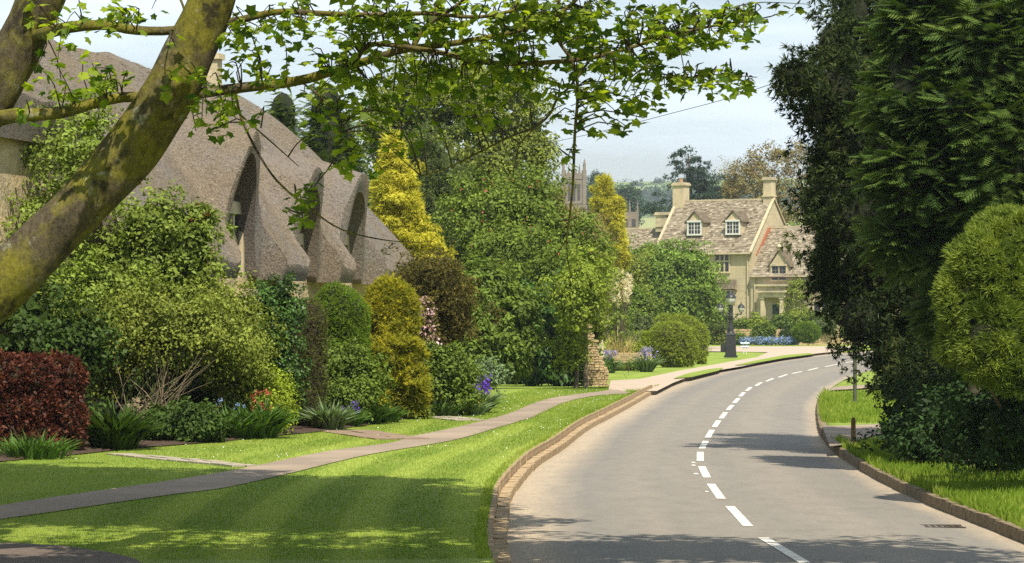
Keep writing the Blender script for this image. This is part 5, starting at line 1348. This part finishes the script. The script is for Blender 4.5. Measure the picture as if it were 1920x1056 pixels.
tree('side_hedge', 'dark hedge closing the left end of the manor garden wall', tz(1328, 268, 0.1), [L(1330, 620, 268, 14, 20), L(1330, 640, 266, 12, 14)], 'deep', 0.1, cat='shrub', n_cl=60, r_cl=0.35, per=36, leaf=0.18, seed=133)
# ------------------------------------------------------------------ dark conifers right of the road
RS = 0.875
def Lr(x, y, Y, *a): return L(x, y, Y*RS, *a)
def rz_(x, Y): return np.array([(x-960)*Y/F, Y, right_z((x-960)*Y/F, Y)])
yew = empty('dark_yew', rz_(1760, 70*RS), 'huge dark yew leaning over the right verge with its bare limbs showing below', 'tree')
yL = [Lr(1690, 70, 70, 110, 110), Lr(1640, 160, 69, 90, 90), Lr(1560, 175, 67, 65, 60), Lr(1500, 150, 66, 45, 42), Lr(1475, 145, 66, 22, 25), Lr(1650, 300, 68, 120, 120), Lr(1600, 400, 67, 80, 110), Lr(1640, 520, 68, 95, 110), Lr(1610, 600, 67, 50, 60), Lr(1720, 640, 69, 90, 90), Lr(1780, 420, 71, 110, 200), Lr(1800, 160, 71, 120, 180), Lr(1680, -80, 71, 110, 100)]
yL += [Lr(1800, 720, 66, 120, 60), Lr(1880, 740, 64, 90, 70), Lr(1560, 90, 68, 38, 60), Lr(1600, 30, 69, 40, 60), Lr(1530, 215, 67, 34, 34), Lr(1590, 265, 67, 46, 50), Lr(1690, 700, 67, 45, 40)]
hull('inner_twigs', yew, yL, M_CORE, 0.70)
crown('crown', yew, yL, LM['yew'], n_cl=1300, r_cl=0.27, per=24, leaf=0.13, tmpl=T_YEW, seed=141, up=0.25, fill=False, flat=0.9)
mb = MB(); fb = np.array(yew.location)
for pts, r0 in ((((1760, 830), (1740, 790), (1700, 745), (1660, 690), (1640, 640), (1620, 560)), 0.13), (((1770, 830), (1735, 790), (1720, 800), (1690, 805), (1670, 790)), 0.07), (((1770, 830), (1760, 740), (1740, 640), (1700, 500)), 0.18), (((1790, 830), (1800, 600), (1790, 300), (1760, 80)), 0.25), (((1800, 830), (1830, 740), (1880, 640)), 0.15), (((1660, 690), (1630, 680), (1600, 665)), 0.035)):
    q = spline([W(x, y, 69.5*RS if i > 0 else 70*RS) for i, (x, y) in enumerate(pts)], 14); mb.tube(q, list(np.linspace(r0, r0*0.4, 14)), 7)
mb.build('trunk', noisy('red_brown_bark', (0.07, 0.04, 0.025), (0.17, 0.10, 0.06), 10, 0.95, 0.8, 0.03, stretch=(1, 1, 0.3)), yew, True)
ley = empty('leyland_cypress', rz_(1830, 59*RS), 'tall feathery green leyland cypress in front of the dark yew', 'tree')
lL = [Lr(1700, 140, 59.6, 60, 50), Lr(1672, 300, 59.2, 55, 45), Lr(1690, 430, 59.2, 60, 50), Lr(1800, 210, 58.6, 80, 60), Lr(1760, 60, 60, 120, 100), Lr(1740, 200, 59.5, 115, 100), Lr(1735, 330, 59, 105, 90), Lr(1760, 430, 59.5, 110, 100), Lr(1860, 120, 59, 110, 150), Lr(1880, 300, 58.5, 110, 140), Lr(1960, 60, 59, 110, 200), Lr(1960, 350, 59, 110, 200), Lr(1790, -60, 60, 120, 70), Lr(1850, 560, 60, 120, 150)]
hull('inner_twigs', ley, lL, M_CORE, 0.74)
sprays('crown', ley, lL, LM['ley'], 9300, 0.52, 142, up=0.30, spread=0.38, clump=300, sink=0.35)
sprays('lower_crown', ley, [Lr(1560, 300, 71, 40, 90), Lr(1560, 470, 70, 36, 100)], LM['ley'], 700, 0.45, 143, up=0.4, clump=40)
trunk(ley, rz_(1830, 59*RS), lL, 0.28, M_BARK, 3, limbs=False)
gb = empty('golden_bush', rz_(1910, 50.6*RS), 'rounded gold green conifer bush at the right edge above the verge', 'shrub')
gL = [Lr(1905, 480, 50, 110, 90), Lr(1850, 520, 49.6, 88, 90), Lr(1815, 570, 49.5, 66, 80), Lr(1800, 640, 49.6, 50, 60), Lr(1860, 640, 49.3, 80, 90), Lr(1910, 680, 49.4, 60, 70), Lr(1960, 580, 50, 130, 170), Lr(1995, 520, 50.2, 140, 142), Lr(1945, 475, 50.1, 80, 85), Lr(1880, 440, 50.2, 60, 50)]
hull('inner_twigs', gb, gL, M_CORE, 0.78)
sprays('foliage', gb, gL, LM['goldbush'], 25000, 0.13, 144, up=0.5, tmpl=T_TUFT, spread=0.7, clump=330, sink=0.2)
trunk(gb, rz_(2000, 51.6*RS), gL, 0.12, M_BARK, 4, 'stem')
iv = empty('ivy_bank', rz_(1800, 60*RS), 'dark ivy and undergrowth at the foot of the conifers', 'undergrowth')
iL = [Lr(1890, 800, 50.8, 100, 66), Lr(1800, 810, 54, 70, 44), Lr(1720, 780, 64, 70, 50), Lr(1800, 780, 60, 90, 60), Lr(1880, 780, 54, 90, 70), Lr(1790, 830, 60, 130, 45), Lr(1890, 840, 56, 110, 60), Lr(1700, 820, 62, 60, 28), Lr(1850, 770, 62, 120, 60), Lr(1960, 820, 52, 90, 60)]
crown('foliage', iv, iL, LM['ivy'], n_cl=330, r_cl=0.25, per=40, leaf=0.085, seed=145)
trunk(iv, rz_(1800, 60*RS), iL, 0.05, M_DARK, 5, 'stem')
# ------------------------------------------------------------------ the leaning sycamore in front
m, t, o = nmat('mossy_bark')
v = coords(t)
fine = noise(t, coords(t, (1, 1, 0.5)), 22, 7, 0.75)
col = ramp(t, fine, [(0.3, (0.035, 0.027, 0.017)), (0.7, (0.125, 0.098, 0.062))])
moss = ramp(t, noise(t, v, 1.7, 6, 0.65), [(0.40, (0, 0, 0)), (0.56, (1, 1, 1))])
col = mixc(t, moss, col, ramp(t, fine, [(0.3, (0.075, 0.068, 0.010)), (0.7, (0.215, 0.190, 0.028))]))
lich = ramp(t, noise(t, v, 5.0, 7, 0.75), [(0.58, (0, 0, 0)), (0.68, (0.8, 0.8, 0.8))])
col = mixc(t, lich, col, (0.30, 0.29, 0.23))
dark = ramp(t, noise(t, v, 3.1, 6, 0.7), [(0.52, (0, 0, 0)), (0.64, (0.9, 0.9, 0.9))])
col = mixc(t, dark, col, (0.025, 0.020, 0.014))
finish(t, o, col, 0.95, bump(t, fine, 0.9, 0.03), 0.15)
M_SYC = m
SY = 30.0
syc = empty('sycamore_tree', W(-330, 1060, SY), 'mossy leaning sycamore whose trunk and leafy boughs frame the upper left', 'tree')
def limb(name, px, rpx, n=10, mat=None, seg=60, wob=0.10, seed=0):
    r = np.random.default_rng(seed)
    pts = spline([W(p[0], p[1], p[2] if len(p) > 2 else SY) for p in px], seg)
    R = np.interp(np.linspace(0, 1, seg), np.linspace(0, 1, len(rpx)), rpx)*SY/F
    rows = []; prev = None
    for i in range(seg):
        d = unit(pts[min(i+1, seg-1)]-pts[max(i-1, 0)])
        a = np.cross(d, (0, 1.0, 0)) if prev is None else prev-d*np.dot(prev, d); a = unit(a); prev = a; b = np.cross(d, a)
        rows.append([pts[i]+R[i]*(1+wob*math.sin(3*t_+i*0.17)+wob*0.8*math.sin(2*t_-i*0.31+1)+wob*0.5*math.sin(5*t_+i*0.5))*(math.cos(t_)*a+math.sin(t_)*b) for t_ in np.linspace(0, 2*math.pi, n, endpoint=False)])
    mb = MB(); mb.grid(rows, True); mb.poly(rows[-1]); mb.poly(rows[0][::-1])
    return mb.build(name, mat or M_SYC, syc, True), pts
limb('trunk', [(-330, 1110, 30.5), (-300, 900, 30.4), (-170, 690, 30.2), (-10, 545), (100, 440), (200, 335), (285, 225), (345, 120), (395, 10), (430, -120), (470, -330)], [85, 70, 62, 56, 50, 50, 52, 52, 46, 44, 36, 24], 24, seg=110, wob=0.035)
limb('limb', [(-320, 1060, 30.8), (-270, 640, 31), (-110, 330, 31), (-20, 190, 31), (40, 80, 31), (85, -30, 31), (130, -220, 31)], [60, 55, 48, 44, 46, 44, 30], 20, seg=70, wob=0.05)
BR = [
 ([(-60, 250, 31), (0, 222), (60, 216), (120, 211), (180, 193), (240, 182), (330, 182), (400, 172), (470, 163), (560, 152), (640, 128), (700, 110), (760, 92), (830, 84), (900, 73), (980, 55), (1050, 25), (1090, -10)], [17, 13, 11, 10, 10, 9, 8, 7, 6, 5, 3]),
 ([(60, 70, 31), (130, 52), (200, 48), (250, 57), (320, 58), (380, 47), (440, 40), (520, 22), (600, 25), (700, 28), (800, 25), (900, 32), (1000, 10)], [13, 10, 9, 8, 6, 5, 4, 3]),
 ([(665, 118), (680, 95), (700, 83), (760, 88), (830, 100), (890, 115), (960, 120), (1040, 116), (1110, 108), (1180, 90), (1250, 68), (1330, 50), (1400, 40)], [5, 5, 5, 4.5, 4, 3, 2]),
 ([(775, 88), (790, 62), (810, 40), (850, 15), (890, -15)], [5, 5, 4, 4]),
 ([(1050, -10), (1040, 60), (1075, 120), (1083, 175), (1078, 250), (1075, 330), (1070, 390), (1062, 450)], [5, 5, 4.5, 4, 3.5, 3, 2]),
 ([(1110, 108), (1070, 160), (1045, 185), (1030, 215), (1000, 240), (960, 255), (900, 285), (840, 315), (790, 330)], [3, 3.5, 3.5, 3, 2.5, 1.5]),
 ([(1000, 243), (975, 270), (965, 310), (962, 330)], [2.5, 2, 1]),
 ([(440, 168), (452, 220), (480, 280), (520, 340), (580, 390), (640, 430), (720, 450), (790, 455)], [4, 3.5, 3, 2.5, 2, 1]),
 ([(450, 215), (490, 250), (530, 285), (560, 312)], [2.5, 2, 1]),
 ([(330, -20), (345, 20), (335, 45), (320, 55)], [4, 3, 2]),
 ([(1062, 450), (1040, 480), (1000, 510)], [2, 1.5, 0.8]), ([(1062, 450), (1065, 490), (1075, 530)], [2, 1.5, 0.8]),
 ([(1180, 90), (1220, 130), (1280, 145), (1340, 140), (1420, 145)], [3, 2.5, 2, 1]),
 ([(1250, 68), (1320, 45), (1360, 20), (1420, 5), (1520, 8)], [2.5, 2, 1.5, 0.8]),
 ([(560, 150), (610, 190), (640, 230), (625, 300), (590, 350), (570, 400)], [3, 2.5, 2, 1.2]),
]
allp = []
for i, (px, rr) in enumerate(BR):
    if len(px[0]) == 2: px = [(p[0], p[1], SY+(-0.4 if i in (2, 4, 5) else 0.3)) for p in px]
    rr = [x*(0.7 if i > 3 else 1.0) for x in rr]
    ob, pts = limb('branch', px, rr, 8, seg=36, wob=0.06, seed=i); allp.append(pts)
allp = np.vstack(allp)
BLOB = [(180,150,95,48,44), (90,120,50,40,14), (220,25,110,35,44), (120,190,60,30,14), (455,60,60,42,34), (420,200,60,55,26), (395,235,40,25,14), (560,45,90,40,60), (640,105,90,60,62), (720,35,110,42,90), (850,130,110,48,90), (830,40,100,38,90), (960,60,110,55,110), (980,145,80,48,60), (1080,40,100,42,105), (1150,130,90,58,110), (1100,190,60,38,36), (1175,215,50,32,24), (1260,65,90,42,90), (1295,150,70,22,46), (1385,150,48,20,26), (1400,65,42,25,22), (1350,20,70,18,46), (1480,8,40,10,8), (590,370,40,36,14), (560,405,25,22,10), (650,205,60,55,34), (620,290,40,45,14), (1085,298,26,16,8), (760,195,70,55,44), (880,185,60,36,36), (690,255,60,40,20), (700,330,30,20,4), (640,160,60,40,34), (500,130,50,50,24), (340,130,60,40,14), (830,620,0,0,0), (1000,25,60,25,50), (1190,20,80,20,60), (60,20,40,20,10), (100,50,30,20,6), (340,110,40,40,10), (30,210,60,14,8)]
rng = np.random.default_rng(77)
LP, LN, LT, LS = [], [], [], []
tb = MB()
for (bx, by, rx, rz, n) in BLOB:
    nt = max(1, int(n*0.42))
    for _ in range(nt if n else 0):
        c = W(bx+rng.normal(0, rx*0.5), by+rng.normal(0, rz*0.5), SY+rng.uniform(-1.3, 1.3))
        j = np.argmin(((allp-c)**2*np.array([1, 0.15, 1])).sum(1)); st = allp[j]
        if np.linalg.norm(st-c) > 1.0: st = c+unit(st-c)*rng.uniform(0.3, 0.9)
        md = (st+c)/2+rng.normal(0, 0.04, 3)+np.array([0, 0, 0.05])
        tb.tube(spline([st, md, c], 5), [0.008, 0.007, 0.006, 0.005, 0.004], 4, False)
        dirn = unit(c-st+np.array([1e-3, 0, 0]))
        for q in range(int(rng.integers(4, 8))):
            p = c+(st-c)*rng.uniform(0, 0.5)+rng.normal(0, 0.035, 3)
            tdir = dirn*0.5+rng.normal(0, 0.7, 3)+np.array([0, 0, -0.55])
            LP.append(p+unit(tdir)*0.04); LT.append(tdir); LN.append(np.array([0, -0.15, 1.0])+rng.normal(0, 0.45, 3)); LS.append(rng.uniform(0.065, 0.135))
LP, LT, LN, LS = map(np.array, (LP, LT, LN, LS))
tb.build('twigs', M_DARK, syc, False)['kind'] = 'stuff'
# the largest leaves are objects of their own
order = np.argsort(-LS); big, rest = order[:300], order[300:]
tv, tf = T_SYC; vm = []
for k in range(3):
    me = bpy.data.meshes.new('leaf'); vv = tv.copy(); vv[:, 2] += (k-1)*0.12*vv[:, 1]**2+0.02*k*np.sin(vv[:, 0]*7)
    me.from_pydata([tuple(x) for x in vv], [], [tuple(int(i) for i in f) for f in tf]); me.update()
    a_ = me.attributes.new('rnd', 'FLOAT', 'FACE'); a_.data.foreach_set('value', np.full(len(tf), (0.30, 0.55, 0.85)[k], np.float32))
    me.materials.append(LM['syc']); vm.append(me)
sl_ = np.array(syc.location)
for i, k in enumerate(big):
    N_ = unit(LN[k]); T_ = unit(LT[k]-N_*np.dot(LT[k], N_)); B_ = np.cross(N_, T_)
    o_ = bpy.data.objects.new('leaf', vm[i % 3]); COL.objects.link(o_); o_.parent = syc
    s_ = LS[k]; p_ = LP[k]-sl_
    o_.matrix_local = Matrix(((T_[0]*s_, B_[0]*s_, N_[0]*s_, p_[0]), (T_[1]*s_, B_[1]*s_, N_[1]*s_, p_[1]), (T_[2]*s_, B_[2]*s_, N_[2]*s_, p_[2]), (0, 0, 0, 1)))
leaves('foliage', LP[rest], LN[rest], LS[rest], T_SYC, LM['syc'], syc, T=LT[rest], kind='stuff')
# the rest of the crown, above the picture
cr = []
for (X, Y, Z, rx, ry, rz) in ((-6.5, 42, 9.6, 2.2, 2.4, 1.5), (-4.0, 40.5, 9.6, 2.4, 2.4, 1.5), (-1.5, 38.5, 9.2, 2.2, 2.2, 1.4), (0.1, 35.0, 8.8, 1.5, 1.8, 1.2), (-6.5, 38, 9.6, 2.4, 2.6, 1.6), (-4.0, 36.5, 9.4, 2.6, 2.6, 1.6), (-1.2, 34.5, 9.2, 2.6, 2.6, 1.6), (-6.5, 33, 9.4, 2.6, 2.8, 1.7), (-3.5, 32.8, 9.8, 2.8, 2.6, 1.8), (-1.0, 31.9, 9.0, 2.4, 2.2, 1.4), (2.4, 30.4, 7.7, 1.8, 1.2, 0.8), (4.9, 29.6, 7.7, 1.7, 1.2, 0.8), (-8.8, 40, 10.0, 2.0, 2.6, 1.6)):
    cr.append((np.array([X, Y, Z]), np.array([rx, ry, rz])))
crown('upper_crown', syc, cr, LM['syc'], n_cl=1250, r_cl=0.65, per=44, leaf=0.26, tmpl=T_LEAF, seed=150, back=1.0, kind='stuff')

crown('shade_bough', syc, [(np.array(c), np.array(r)) for c, r in (((-1.8, 28.1, 6.15), (1.4, 0.5, 0.3)), ((0.4, 28.0, 6.15), (1.2, 0.5, 0.3)), ((-1.6, 27.1, 6.0), (1.4, 0.5, 0.25)), ((0.6, 27.0, 6.0), (1.2, 0.5, 0.25)), ((-4.6, 26.2, 6.2), (1.4, 0.5, 0.25)), ((-2.2, 26.2, 6.2), (1.4, 0.5, 0.25)), ((0.2, 26.2, 6.2), (1.2, 0.5, 0.25)))], LM['syc'], n_cl=480, r_cl=0.27, per=26, leaf=0.18, seed=151, back=1.0, kind='stuff', fill=False)  # unseen bough leaves, added to shade the near strip of lawn

# ------------------------------------------------------------------ summer haze over the valley
HAZE = 0.00014
mb = MB(); mb.box((-4500, -320, -20), (9000, 0, 0), (0, 4000, 0), (0, 0, 195))
m = bpy.data.materials.new('haze'); m.use_nodes = True; t = m.node_tree
for n in list(t.nodes): t.nodes.remove(n)
o = t.nodes.new('ShaderNodeOutputMaterial'); pv = t.nodes.new('ShaderNodeVolumePrincipled')
pv.inputs['Color'].default_value = (0.80, 0.88, 1.0, 1); pv.inputs['Density'].default_value = HAZE; pv.inputs['Anisotropy'].default_value = 0.2
t.links.new(pv.outputs[0], o.inputs['Volume'])
hz_o = mb.build('haze', m); tag(hz_o, 'thin pale summer haze over the valley', 'haze', kind='stuff')
